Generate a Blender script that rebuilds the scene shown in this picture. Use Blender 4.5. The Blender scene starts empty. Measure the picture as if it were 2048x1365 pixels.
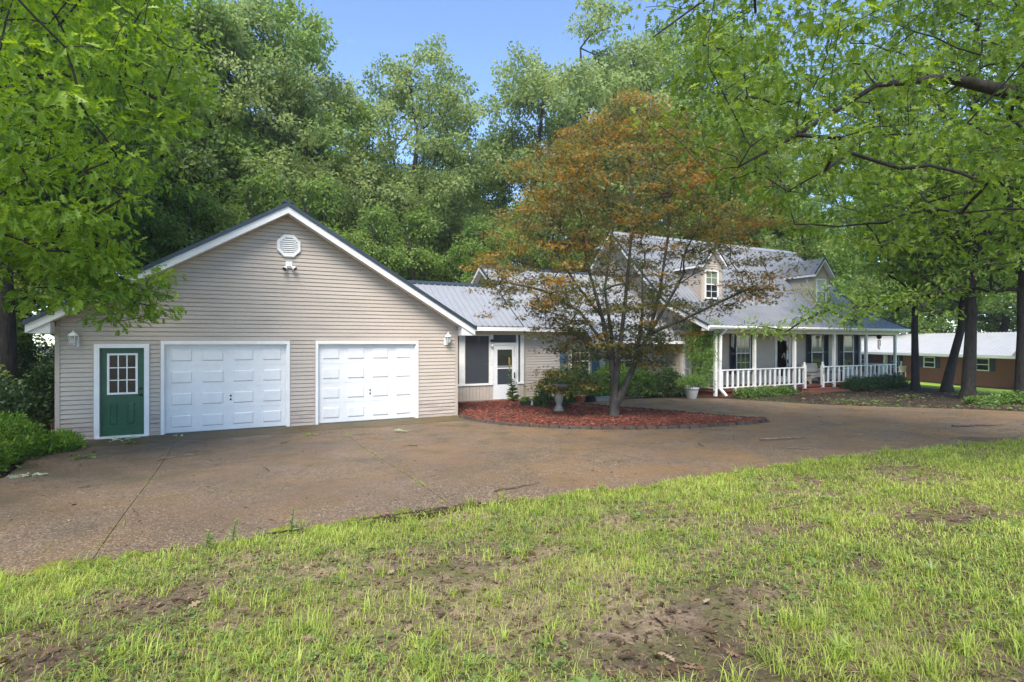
import bpy, math, random
import numpy as np
from mathutils import Vector, Matrix

R = math.radians
scene = bpy.context.scene
COL = scene.collection

# ------------------------------------------------------------------ camera, sky, sun, exposure
cam_d = bpy.data.cameras.new("camera"); cam = bpy.data.objects.new("camera", cam_d); COL.objects.link(cam)
cam_d.sensor_width = 36.0; cam_d.lens = 19.125; cam_d.clip_start = 0.05; cam_d.clip_end = 900.0
cam.location = (3.44, -14.86, 2.2); cam.rotation_euler = (R(90), 0, R(-27)); scene.camera = cam

SUN_EL, SUN_AZ = 52.0, 214.0          # azimuth clockwise from +y
world = bpy.data.worlds.new("World"); scene.world = world; world.use_nodes = True
wn = world.node_tree.nodes; wl = world.node_tree.links
for n in list(wn): wn.remove(n)
w_out = wn.new("ShaderNodeOutputWorld"); w_bg = wn.new("ShaderNodeBackground"); w_sky = wn.new("ShaderNodeTexSky")
w_sky.sky_type = 'NISHITA'; w_sky.sun_disc = False; w_sky.sun_elevation = R(SUN_EL); w_sky.sun_rotation = R(SUN_AZ)
w_sky.altitude = 2200; w_sky.air_density = 1.0; w_sky.dust_density = .6; w_sky.ozone_density = 3.2
w_bg.inputs[1].default_value = 0.074
# thin wisps of cloud
w_tc = wn.new("ShaderNodeTexCoord"); w_map = wn.new("ShaderNodeMapping"); w_map.inputs["Scale"].default_value = (1.0, 1.0, 2.6)
w_nz = wn.new("ShaderNodeTexNoise"); w_nz.inputs["Scale"].default_value = 4.2; w_nz.inputs["Detail"].default_value = 7; w_nz.inputs["Roughness"].default_value = .62
w_rmp = wn.new("ShaderNodeMapRange"); w_rmp.inputs[1].default_value = .63; w_rmp.inputs[2].default_value = .85; w_rmp.inputs[4].default_value = .55
w_mix = wn.new("ShaderNodeMixRGB"); w_mix.inputs[2].default_value = (7.5, 8.0, 8.6, 1)
wl.new(w_tc.outputs["Generated"], w_map.inputs[0]); wl.new(w_map.outputs[0], w_nz.inputs["Vector"])
wl.new(w_nz.outputs[0], w_rmp.inputs[0]); wl.new(w_rmp.outputs[0], w_mix.inputs[0])
wl.new(w_sky.outputs[0], w_mix.inputs[1]); wl.new(w_mix.outputs[0], w_bg.inputs[0]); wl.new(w_bg.outputs[0], w_out.inputs[0])

sun_d = bpy.data.lights.new("sun", 'SUN'); sun = bpy.data.objects.new("sun", sun_d); COL.objects.link(sun)
sun_d.energy = 1.5; sun_d.angle = R(30); sun_d.color = (1.0, .93, .83)
sd = Vector((math.sin(R(SUN_AZ)) * math.cos(R(SUN_EL)), math.cos(R(SUN_AZ)) * math.cos(R(SUN_EL)), math.sin(R(SUN_EL))))
sun.rotation_euler = sd.to_track_quat('Z', 'Y').to_euler(); sun.location = sd * 60

scene.view_settings.view_transform = 'Standard'; scene.view_settings.look = 'None'
scene.view_settings.exposure = 2.4; scene.view_settings.gamma = 1.0; scene.view_settings.use_curve_mapping = False
cy = scene.cycles
cy.max_bounces = 7; cy.diffuse_bounces = 4; cy.glossy_bounces = 3; cy.transmission_bounces = 4; cy.transparent_max_bounces = 10
cy.caustics_reflective = False; cy.caustics_refractive = False
cy.use_denoising = True
try:
    cy.denoiser = 'OPENIMAGEDENOISE'; cy.denoising_input_passes = 'RGB_ALBEDO_NORMAL'; cy.denoising_prefilter = 'ACCURATE'
except Exception: pass
cy.use_adaptive_sampling = True; cy.adaptive_threshold = 0.012

# ------------------------------------------------------------------ materials
MATS = {}
def nodes_of(m): return m.node_tree.nodes, m.node_tree.links
def mat(name, col, rough=.6, metal=0.0, spec=.4, var=.12, vscale=2.0, fine=.06, fscale=40.0, bump=0.0, bscale=60.0, col2=None, stretch=(1, 1, 1), coat=0.0):
    """procedural paint/stone: base colour with broad and fine world-space variation"""
    m = bpy.data.materials.new(name); m.use_nodes = True; n, l = nodes_of(m); n.clear()
    o = n.new("ShaderNodeOutputMaterial"); b = n.new("ShaderNodeBsdfPrincipled"); l.new(b.outputs[0], o.inputs[0])
    g = n.new("ShaderNodeNewGeometry"); mp = n.new("ShaderNodeMapping"); mp.inputs["Scale"].default_value = stretch
    l.new(g.outputs["Position"], mp.inputs[0])
    n1 = n.new("ShaderNodeTexNoise"); n1.inputs["Scale"].default_value = vscale; n1.inputs["Detail"].default_value = 5
    n2 = n.new("ShaderNodeTexNoise"); n2.inputs["Scale"].default_value = fscale; n2.inputs["Detail"].default_value = 3
    l.new(mp.outputs[0], n1.inputs["Vector"]); l.new(mp.outputs[0], n2.inputs["Vector"])
    c2 = col2 if col2 else tuple(c * (1 - 2.2 * var) for c in col)
    mx = n.new("ShaderNodeMixRGB"); mx.inputs[1].default_value = (*col, 1); mx.inputs[2].default_value = (*c2, 1)
    r1 = n.new("ShaderNodeMapRange"); r1.inputs[1].default_value = .42; r1.inputs[2].default_value = .72
    l.new(n1.outputs[0], r1.inputs[0]); l.new(r1.outputs[0], mx.inputs[0])
    mf = n.new("ShaderNodeMixRGB"); mf.blend_type = 'MULTIPLY'; mf.inputs[0].default_value = 1
    r2 = n.new("ShaderNodeMapRange"); r2.inputs[1].default_value = .3; r2.inputs[2].default_value = .7; r2.inputs[3].default_value = 1 - 2 * fine; r2.inputs[4].default_value = 1 + fine
    l.new(n2.outputs[0], r2.inputs[0]); l.new(mx.outputs[0], mf.inputs[1]); l.new(r2.outputs[0], mf.inputs[2])
    l.new(mf.outputs[0], b.inputs["Base Color"])
    b.inputs["Roughness"].default_value = rough; b.inputs["Metallic"].default_value = metal; b.inputs["Specular IOR Level"].default_value = spec
    if coat: b.inputs["Coat Weight"].default_value = coat
    if bump:
        bp = n.new("ShaderNodeBump"); bp.inputs["Strength"].default_value = bump; bp.inputs["Distance"].default_value = .02
        n3 = n.new("ShaderNodeTexNoise"); n3.inputs["Scale"].default_value = bscale; n3.inputs["Detail"].default_value = 4
        l.new(mp.outputs[0], n3.inputs["Vector"]); l.new(n3.outputs[0], bp.inputs["Height"]); l.new(bp.outputs[0], b.inputs["Normal"])
    MATS[name] = m; return m

def leaf_mat(name, cols, trans=.38, rough=.45, spec=.35, gain=1.3):
    """leaf: colour ramp over the per-leaf 'tint' attribute, with light passing through"""
    m = bpy.data.materials.new(name); m.use_nodes = True; n, l = nodes_of(m); n.clear()
    o = n.new("ShaderNodeOutputMaterial"); a = n.new("ShaderNodeAttribute"); a.attribute_name = "tint"
    rp = n.new("ShaderNodeValToRGB"); e = rp.color_ramp.elements
    while len(e) < len(cols): e.new(.5)
    for i, c in enumerate(cols):
        e[i].position = i / (len(cols) - 1); e[i].color = (*[x * gain for x in c], 1)
    b = n.new("ShaderNodeBsdfPrincipled"); b.inputs["Roughness"].default_value = rough; b.inputs["Specular IOR Level"].default_value = spec
    t = n.new("ShaderNodeBsdfTranslucent"); mx = n.new("ShaderNodeMixShader"); mx.inputs[0].default_value = trans
    hs = n.new("ShaderNodeHueSaturation"); hs.inputs["Hue"].default_value = .488; hs.inputs["Saturation"].default_value = 1.08; hs.inputs["Value"].default_value = 1.9
    l.new(a.outputs["Fac"], rp.inputs[0]); l.new(rp.outputs[0], b.inputs["Base Color"]); l.new(rp.outputs[0], hs.inputs["Color"]); l.new(hs.outputs[0], t.inputs[0])
    l.new(b.outputs[0], mx.inputs[1]); l.new(t.outputs[0], mx.inputs[2]); l.new(mx.outputs[0], o.inputs[0])
    MATS[name] = m; return m

mat('siding', (.475, .407, .340), .55, var=.05, vscale=.9, fine=.05, fscale=14, stretch=(1, 1, 3))
mat('siding_dirty', (.47, .39, .33), .65, var=.16, vscale=1.8, fine=.10, fscale=12, stretch=(.8, .8, 5))
mat('corner_trim', (.46, .385, .315), .5, var=.05)
mat('white_paint', (.80, .79, .77), .45, var=.04, vscale=3, fine=.03)
mat('white_door', (.74, .735, .725), .38, var=.03, vscale=1.5, fine=.02, fscale=9)
mat('fascia_white', (.78, .77, .75), .5, var=.06, vscale=2)
mat('porch_white', (.76, .75, .71), .5, var=.08, vscale=4)
mat('beam_cream', (.60, .54, .44), .55, var=.06)
mat('green_door', (.014, .080, .036), .38, var=.2, vscale=2.2, fine=.12, fscale=18, col2=(.022, .10, .044))
mat('roof_metal', (.44, .445, .455), .40, metal=.5, spec=.5, var=.05, vscale=1.2, fine=.03)
mat('roof_metal_dimmed', (.29, .295, .305), .42, metal=.45, spec=.45, var=.10, vscale=1.2, fine=.05)  # copy of roof_metal for the main roof, dim tree reflections painted into its colour
mat('dark_trim', (.040, .055, .072), .35, metal=.2, var=.08)
mat('shutter_blue', (.085, .15, .20), .5, var=.1)
mat('shutter_navy', (.008, .012, .026), .45, var=.1)
mat('dark_metal', (.02, .02, .02), .4, metal=.6)
mat('silver', (.55, .55, .55), .3, metal=.8)
mat('concrete', (.30, .28, .24), .8, var=.15, vscale=3, bump=.3)
mat('brick_red', (.23, .075, .045), .8, var=.2, vscale=6, fine=.15)
mat('deck_wood', (.16, .060, .035), .55, var=.2, vscale=3, stretch=(.4, 3, 1))
mat('bench_wood', (.48, .42, .33), .6, var=.12)
mat('terracotta', (.36, .13, .065), .8, var=.12)
mat('black_plastic', (.025, .027, .028), .45)
mat('green_plastic', (.05, .065, .05), .5)
mat('grey_plastic', (.20, .22, .21), .6)
mat('pot_white', (.60, .58, .52), .7, var=.12)
mat('interior', (.10, .10, .10), .8)
mat('interior_grey', (.16, .17, .19), .6)
mat('bark', (.040, .033, .027), .95, var=.25, vscale=5, fine=.25, fscale=22, bump=.9, bscale=14, stretch=(1, 1, .25), col2=(.020, .017, .014))
mat('bark_grey', (.13, .12, .10), .95, var=.2, vscale=4, fine=.2, fscale=25, bump=.6, bscale=20, stretch=(1, 1, .3), col2=(.06, .055, .045))
mat('bark_maple', (.085, .072, .058), .9, var=.25, vscale=7, fine=.2, fscale=30, bump=.5, bscale=30, stretch=(1, 1, .4), col2=(.035, .032, .028))
mat('twig_mat', (.10, .070, .045), .9, var=.3, vscale=8)
mat('twig_pale', (.24, .20, .15), .9, var=.3, vscale=8)
mat('timber', (.085, .065, .050), .85, var=.25, vscale=5, bump=.4)
mat('wreath', (.030, .022, .014), .9, var=.3, vscale=20)
mat('clear_bulb', (.75, .73, .66), .15, spec=.6)
mat('solar', (.015, .018, .03), .15)
mat('red_cord', (.35, .03, .03), .5)

def glass_mat(name, col, rough=.04, alpha=1.0):
    m = bpy.data.materials.new(name); m.use_nodes = True; n, l = nodes_of(m); b = n["Principled BSDF"]
    b.inputs["Base Color"].default_value = (*col, 1); b.inputs["Roughness"].default_value = rough; b.inputs["Specular IOR Level"].default_value = .7
    if alpha < 1:
        o = n["Material Output"]; t = n.new("ShaderNodeBsdfTransparent"); mx = n.new("ShaderNodeMixShader"); mx.inputs[0].default_value = alpha
        l.new(t.outputs[0], mx.inputs[1]); l.new(b.outputs[0], mx.inputs[2]); l.new(mx.outputs[0], o.inputs[0])
    MATS[name] = m; return m
glass_mat('glass_dark', (.018, .020, .020))
glass_mat('glass_curtain', (.17, .20, .14), .05)
glass_mat('glass_clear', (.55, .57, .55), .05, .45)
glass_mat('screen', (.06, .066, .078), .5, .5)
glass_mat('glass_storm', (.02, .022, .02), .04, .8)

leaf_mat('leaf_forest', [(.034, .064, .018), (.062, .102, .024), (.098, .140, .032), (.135, .172, .052)], .46, gain=2.05)
leaf_mat('leaf_forest_pale', [(.052, .080, .030), (.084, .118, .038), (.125, .158, .055), (.17, .20, .085)], .46, gain=1.95)
leaf_mat('leaf_oak', [(.044, .082, .013), (.080, .135, .016), (.125, .185, .022), (.17, .22, .05)], .45, gain=1.5)
leaf_mat('leaf_oak_bright', [(.055, .105, .012), (.100, .172, .016), (.150, .230, .022), (.21, .28, .05)], .45, gain=1.5)
leaf_mat('leaf_mid', [(.044, .085, .016), (.078, .132, .018), (.122, .182, .026), (.16, .21, .05)], .47, gain=1.5)
leaf_mat('leaf_maple', [(.052, .070, .028), (.100, .105, .030), (.180, .130, .024), (.265, .145, .032)], .42)
leaf_mat('leaf_shrub', [(.030, .060, .016), (.055, .105, .022), (.095, .16, .03), (.15, .21, .05)], .32)
leaf_mat('leaf_vine', [(.060, .115, .022), (.10, .18, .03), (.15, .235, .045), (.20, .28, .07)], .4)
leaf_mat('leaf_juniper', [(.050, .105, .014), (.085, .165, .018), (.14, .235, .024), (.20, .29, .04)], .3)
leaf_mat('leaf_dark', [(.016, .034, .012), (.028, .056, .018), (.045, .085, .024), (.07, .11, .035)], .3)
leaf_mat('grass', [(.20, .165, .080), (.125, .165, .032), (.19, .235, .046), (.26, .30, .078)], .42, .55, .2, 1.7)
leaf_mat('weed', [(.060, .110, .030), (.100, .160, .040), (.150, .210, .056), (.21, .26, .09)], .38, gain=1.3)
leaf_mat('dead_leaf', [(.055, .032, .020), (.095, .058, .034), (.16, .105, .062), (.33, .25, .16)], .15, .7, .2, 1.0)
leaf_mat('chips', [(.055, .018, .012), (.115, .034, .022), (.185, .060, .038), (.28, .125, .085)], .02, .8, .2, 1.4)
leaf_mat('pale_sprig', [(.20, .26, .16), (.30, .36, .24), (.40, .45, .34), (.45, .48, .38)], .3)

# ------------------------------------------------------------------ mesh helpers
def root_of(o):
    while o.parent: o = o.parent
    return o
def tag(o, label=None, cat=None, group=None, kind=None):
    if label: o['label'] = label
    if cat: o['category'] = cat
    if group: o['group'] = group
    if kind: o['kind'] = kind
    return o
def thing(name, label, cat, loc=(0, 0, 0), group=None, kind=None):
    o = bpy.data.objects.new(name, None); COL.objects.link(o); o.location = loc; o.empty_display_size = .2
    return tag(o, label, cat, group, kind)

class MB:
    def __init__(s): s.v = []; s.f = []
    def add(s, vs, fs):
        k = len(s.v); s.v += [tuple(p) for p in vs]; s.f += [tuple(i + k for i in f) for f in fs]; return s
    def box(s, x0, x1, y0, y1, z0, z1):
        return s.add([(x0, y0, z0), (x1, y0, z0), (x1, y1, z0), (x0, y1, z0), (x0, y0, z1), (x1, y0, z1), (x1, y1, z1), (x0, y1, z1)],
                     [(0, 3, 2, 1), (4, 5, 6, 7), (0, 1, 5, 4), (1, 2, 6, 5), (2, 3, 7, 6), (3, 0, 4, 7)])
    def prism(s, pts, d):
        """closed polygon of 3D points pushed along vector d"""
        n = len(pts); d = Vector(d); a = [Vector(p) for p in pts]; b = [p + d for p in a]
        return s.add(a + b, [tuple(range(n))[::-1], tuple(range(n, 2 * n))] + [(i, (i + 1) % n, n + (i + 1) % n, n + i) for i in range(n)])
    def tube(s, pts, rad, n=6, cap=True):
        pts = [Vector(p) for p in pts]
        if not hasattr(rad, '__len__'): rad = [rad] * len(pts)
        vs = []; fs = []; up = None
        for i, p in enumerate(pts):
            d = (pts[min(i + 1, len(pts) - 1)] - pts[max(i - 1, 0)])
            d = d.normalized() if d.length > 1e-9 else Vector((0, 0, 1))
            if up is None:
                up = Vector((1, 0, 0)) if abs(d.x) < .8 else Vector((0, 1, 0))
            a = (up - d * up.dot(d)).normalized(); b = d.cross(a); up = a
            for k in range(n):
                t = 2 * math.pi * k / n; vs.append(p + (a * math.cos(t) + b * math.sin(t)) * rad[i])
        for i in range(len(pts) - 1):
            for k in range(n):
                fs.append((i * n + k, i * n + (k + 1) % n, (i + 1) * n + (k + 1) % n, (i + 1) * n + k))
        if cap: fs.append(tuple(range(n))[::-1]); fs.append(tuple(range((len(pts) - 1) * n, len(pts) * n)))
        return s.add(vs, fs)
    def lathe(s, prof, c=(0, 0, 0), n=16, axis='z'):
        vs = []; fs = []; c = Vector(c)
        for r, h in prof:
            for k in range(n):
                t = 2 * math.pi * k / n
                p = (r * math.cos(t), r * math.sin(t), h) if axis == 'z' else (r * math.cos(t), h, r * math.sin(t))
                vs.append(c + Vector(p))
        for i in range(len(prof) - 1):
            for k in range(n): fs.append((i * n + k, i * n + (k + 1) % n, (i + 1) * n + (k + 1) % n, (i + 1) * n + k))
        fs.append(tuple(range(n))[::-1]); fs.append(tuple(range((len(prof) - 1) * n, len(prof) * n)))
        return s.add(vs, fs)
    def mesh(s, name, off=(0, 0, 0)):
        me = bpy.data.meshes.new(name); ox, oy, oz = off
        me.from_pydata([(x - ox, y - oy, z - oz) for x, y, z in s.v], [], s.f); me.update(); return me
    def build(s, name, m, parent=None, smooth=False, base=None, kind=None):
        off = root_of(parent).location if parent else (base or (0, 0, 0))
        me = s.mesh(name, off); me.materials.append(MATS[m])
        if smooth: me.polygons.foreach_set("use_smooth", [True] * len(me.polygons))
        o = bpy.data.objects.new(name, me); COL.objects.link(o)
        if parent: o.parent = parent
        else: o.location = base or (0, 0, 0)
        if kind: o['kind'] = kind
        return o
def B(name, m, parent, *b, kind=None):
    mb = MB()
    for x in b: mb.box(*x)
    return mb.build(name, m, parent, kind=kind)
def link_mesh(name, me, parent=None, loc=(0, 0, 0), kind=None):
    o = bpy.data.objects.new(name, me); COL.objects.link(o); o.location = loc
    if parent: o.parent = parent
    if kind: o['kind'] = kind
    return o
def copy_tree(o, parent=None):
    c = o.copy(); COL.objects.link(c); c.parent = parent
    for ch in list(o.children): copy_tree(ch, c)
    return c

# ------------------------------------------------------------------ terrain
def sm(t): t = np.clip(t, 0, 1); return t * t * (3 - 2 * t)
def nz(x, y, s=1.0, seed=0.0):
    """cheap smooth pseudo-noise in about -1..1"""
    x = np.asarray(x, float) * s + seed * 1.7; y = np.asarray(y, float) * s - seed * 2.3
    return (np.sin(x * 1.0 + 1.3 * np.sin(y * .7 + seed)) + np.sin(y * 1.27 + 1.1 * np.sin(x * .83 - seed)) + .6 * np.sin(1.9 * x + 2.1 * y + seed) + .5 * np.sin(3.1 * x - 2.3 * y + 2 * seed)) / 3.1
def G(u, v):
    u = np.asarray(u, float); v = np.asarray(v, float)
    z = .2 * sm((-2.5 - v) / 6.5) + .072 * np.clip(-9 - v, 0, 9)
    z = z - 1.02 * sm((u - 33) / 14) - .3 * sm((-6 - u) / 30)
    return z
def Gl(u, v):      # ground with the lumps of bare soil and lawn
    d = np.clip((-8.75 - np.asarray(v, float)) / .35, 0, 1)
    z = G(u, v) + d * .040 + d * (.030 * nz(u, v, 1.3, 2) + .016 * nz(u, v, 4.1, 5))
    w = np.clip((np.asarray(u, float) - 24) / 3, 0, 1); z = z + w * .03 * nz(u, v, 1.1, 3)
    return z
def grid_mesh(name, us, vs, fz, m):
    U, V = np.meshgrid(us, vs); Z = fz(U, V); n, k = U.shape
    co = np.stack([U, V, Z], -1).reshape(-1, 3).astype(np.float32)
    i = np.arange(n * k).reshape(n, k); q = np.stack([i[:-1, :-1], i[:-1, 1:], i[1:, 1:], i[1:, :-1]], -1).reshape(-1, 4)
    me = bpy.data.meshes.new(name); me.vertices.add(len(co)); me.vertices.foreach_set("co", co.ravel())
    me.loops.add(q.size); me.loops.foreach_set("vertex_index", q.ravel().astype(np.int32))
    me.polygons.add(len(q)); me.polygons.foreach_set("loop_start", np.arange(0, q.size, 4, dtype=np.int32)); me.polygons.foreach_set("loop_total", np.full(len(q), 4, np.int32))
    me.polygons.foreach_set("use_smooth", np.ones(len(q), bool)); me.update(); me.validate(); me.materials.append(m); return me, co
# ------------------------------------------------------------------ ground, driveway, mulch bed
def dist_poly(px, py, poly):
    """signed distance (negative inside) of points to a polygon"""
    px = np.asarray(px, float); py = np.asarray(py, float); d = np.full(px.shape, 1e9); ins = np.zeros(px.shape, bool)
    n = len(poly)
    for i in range(n):
        x0, y0 = poly[i]; x1, y1 = poly[(i + 1) % n]; ex, ey = x1 - x0, y1 - y0
        t = np.clip(((px - x0) * ex + (py - y0) * ey) / (ex * ex + ey * ey + 1e-12), 0, 1)
        d = np.minimum(d, np.hypot(px - x0 - t * ex, py - y0 - t * ey))
        c = ((y0 > py) != (y1 > py)); xi = (x1 - x0) * (py - y0) / ((y1 - y0) if abs(y1 - y0) > 1e-12 else 1e-12) + x0
        ins ^= (c & (px < xi))
    return np.where(ins, -d, d)
def clip_poly(poly, x0, x1, y0, y1):
    for ax, val, keep in ((0, x0, 1), (0, x1, -1), (1, y0, 1), (1, y1, -1)):
        out = []
        for i in range(len(poly)):
            a, b = poly[i - 1], poly[i]; da, db = (a[ax] - val) * keep, (b[ax] - val) * keep
            if (da >= 0) != (db >= 0):
                t = da / (da - db); out.append((a[0] + t * (b[0] - a[0]), a[1] + t * (b[1] - a[1])))
            if db >= 0: out.append(b)
        poly = out
        if len(poly) < 3: return []
    return poly

EDGE = []      # wavering front edge of the drive
for a, b in zip([(-3.2, -9.3), (1.69, -8.85), (3.23, -8.83), (5.75, -8.69), (6.98, -8.97), (8.33, -9.28), (10.3, -9.2), (12.67, -9.28), (14.9, -9.72), (16.7, -10.1), (19, -11.2)],
                [(1.69, -8.85), (3.23, -8.83), (5.75, -8.69), (6.98, -8.97), (8.33, -9.28), (10.3, -9.2), (12.67, -9.28), (14.9, -9.72), (16.7, -10.1), (19, -11.2), (23, -14.5)]):
    for k in range(8):
        t = k / 8; x = a[0] + (b[0] - a[0]) * t; y = a[1] + (b[1] - a[1]) * t
        EDGE.append((x, y + .05 * math.sin(x * 5.3) + .035 * math.sin(x * 11.7 + 1)))
DRIVE = EDGE + [(23, -14.5), (27, -19), (32, -19), (27.5, -13), (24.2, -9.6), (23.2, -7.77), (22.71, -6.21), (21.95, -4.48), (20.97, -2.54), (20.3, -1.2), (19.84, -.29), (19.15, .3),
                (18, .75), (17.0, 1.15), (15.5, 1.3), (14.2, 1.0), (13.67, .86), (13.3, 2.0), (13.05, 2.8), (9.3, 2.8), (9.3, 0.02), (-.05, .02), (-.15, -1.0), (0.1, -2.3), (.2, -3.6), (-.3, -4.8), (-1.6, -5.6), (-3.2, -6.2)]
MULCH = [(9.28, -.1), (9.12, -.6), (9.3, -1.6), (9.7, -2.4), (10.26, -3.05), (10.75, -3.65), (11.28, -4.14), (12.0, -4.65), (12.84, -5.02), (13.5, -5.22), (14.15, -5.36), (15.0, -5.46), (15.62, -5.4), (15.95, -5.05),
         (15.8, -4.5), (15.7, -3.9), (15.5, -3.1), (15.25, -2.4), (14.94, -1.74), (14.55, -.95), (14.16, -.2), (13.9, .4), (13.67, .86), (13.35, 1.9), (13.1, 2.86), (9.28, 2.86)]

def ground_material():
    m = bpy.data.materials.new('ground_mat'); m.use_nodes = True; n, l = nodes_of(m); n.clear()
    o = n.new("ShaderNodeOutputMaterial"); b = n.new("ShaderNodeBsdfPrincipled"); l.new(b.outputs[0], o.inputs[0]); b.inputs["Roughness"].default_value = .9; b.inputs["Specular IOR Level"].default_value = .25
    g = n.new("ShaderNodeNewGeometry")
    def noise(s, d=5, r=.6):
        t = n.new("ShaderNodeTexNoise"); t.inputs["Scale"].default_value = s; t.inputs["Detail"].default_value = d; t.inputs["Roughness"].default_value = r; l.new(g.outputs["Position"], t.inputs["Vector"]); return t.outputs[0]
    def rng(x, a, c, lo=0, hi=1):
        t = n.new("ShaderNodeMapRange"); t.inputs[1].default_value = a; t.inputs[2].default_value = c; t.inputs[3].default_value = lo; t.inputs[4].default_value = hi; l.new(x, t.inputs[0]); return t.outputs[0]
    def mix(f, a, c, bt='MIX'):
        t = n.new("ShaderNodeMixRGB"); t.blend_type = bt
        for k, x in ((0, f), (1, a), (2, c)):
            if isinstance(x, tuple): t.inputs[k].default_value = (*x, 1)
            elif isinstance(x, float): t.inputs[k].default_value = x
            else: l.new(x, t.inputs[k])
        return t.outputs[0]
    def attr(k):
        t = n.new("ShaderNodeAttribute"); t.attribute_name = k; return t.outputs["Fac"]
    soil = mix(rng(noise(.55), .38, .56), (.13, .088, .058), (.35, .26, .165))
    soil = mix(rng(noise(7, 6), .45, .75), soil, (.055, .036, .026))
    soil = mix(rng(noise(60, 3), .5, .8), soil, (.30, .23, .15))
    soil = mix(rng(noise(26, 8, .8), .46, .62, 0, .8), soil, (.070, .046, .032))
    lawn = mix(rng(noise(2.3, 7, .75), .46, .62, 0, .7), soil, (.110, .130, .030))
    lawn = mix(rng(noise(.8, 4, .7), .60, .68, 0, .8), lawn, (.16, .165, .018))
    vor = n.new("ShaderNodeTexVoronoi"); vor.inputs["Scale"].default_value = 16; l.new(g.outputs["Position"], vor.inputs["Vector"])
    lit = mix(rng(vor.outputs["Distance"], .1, .6), (.075, .045, .030), (.030, .020, .014))
    lit = mix(rng(noise(.5, 5), .5, .66, 0, .8), lit, (.040, .062, .020))
    lit = mix(rng(noise(1.9, 5), .6, .7, 0, .7), lit, (.115, .072, .045))
    nl = mix(rng(noise(.35, 4), .35, .7), (.17, .28, .030), (.26, .36, .045))
    c = mix(attr('lawn'), lit, lawn); c = mix(attr('nlawn'), c, nl)
    l.new(c, b.inputs["Base Color"])
    bp = n.new("ShaderNodeBump"); bp.inputs["Strength"].default_value = .9; bp.inputs["Distance"].default_value = .03
    l.new(noise(24, 9, .8), bp.inputs["Height"]); l.new(bp.outputs[0], b.inputs["Normal"])
    return m
us = np.concatenate([np.linspace(-260, -30, 20), np.linspace(-26, -4, 23), np.arange(-3, 24, .16), np.arange(24, 34, .4), np.arange(34, 60, 1), np.linspace(64, 320, 24)])
vs = np.concatenate([np.linspace(-120, -20, 16), np.arange(-18, -15.4, .4), np.arange(-15.3, -8.3, .13), np.arange(-8.2, 4, .6), np.arange(4.4, 30, 1.2), np.linspace(34, 320, 26)])
gme, gco = grid_mesh('ground', us, vs, Gl, ground_material())
x, y = gco[:, 0], gco[:, 1]
for k, a in (('lawn', np.clip((-8.3 - y) / .7 + .25 * nz(x, y, 2.0, 4), 0, 1) * (x < 40)),
             ('nlawn', np.clip((x - 30.5 - .25 * (y + 6)) / 2.0, 0, 1) * np.clip((14 - y) / 3, 0, 1) * np.clip((y + 40) / 4, 0, 1) * np.clip((75 - x) / 6, 0, 1))):
    at_ = gme.attributes.new(k, 'FLOAT', 'POINT'); at_.data.foreach_set("value", a.astype(np.float32))
tag(link_mesh('ground', gme), kind='structure')

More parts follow.
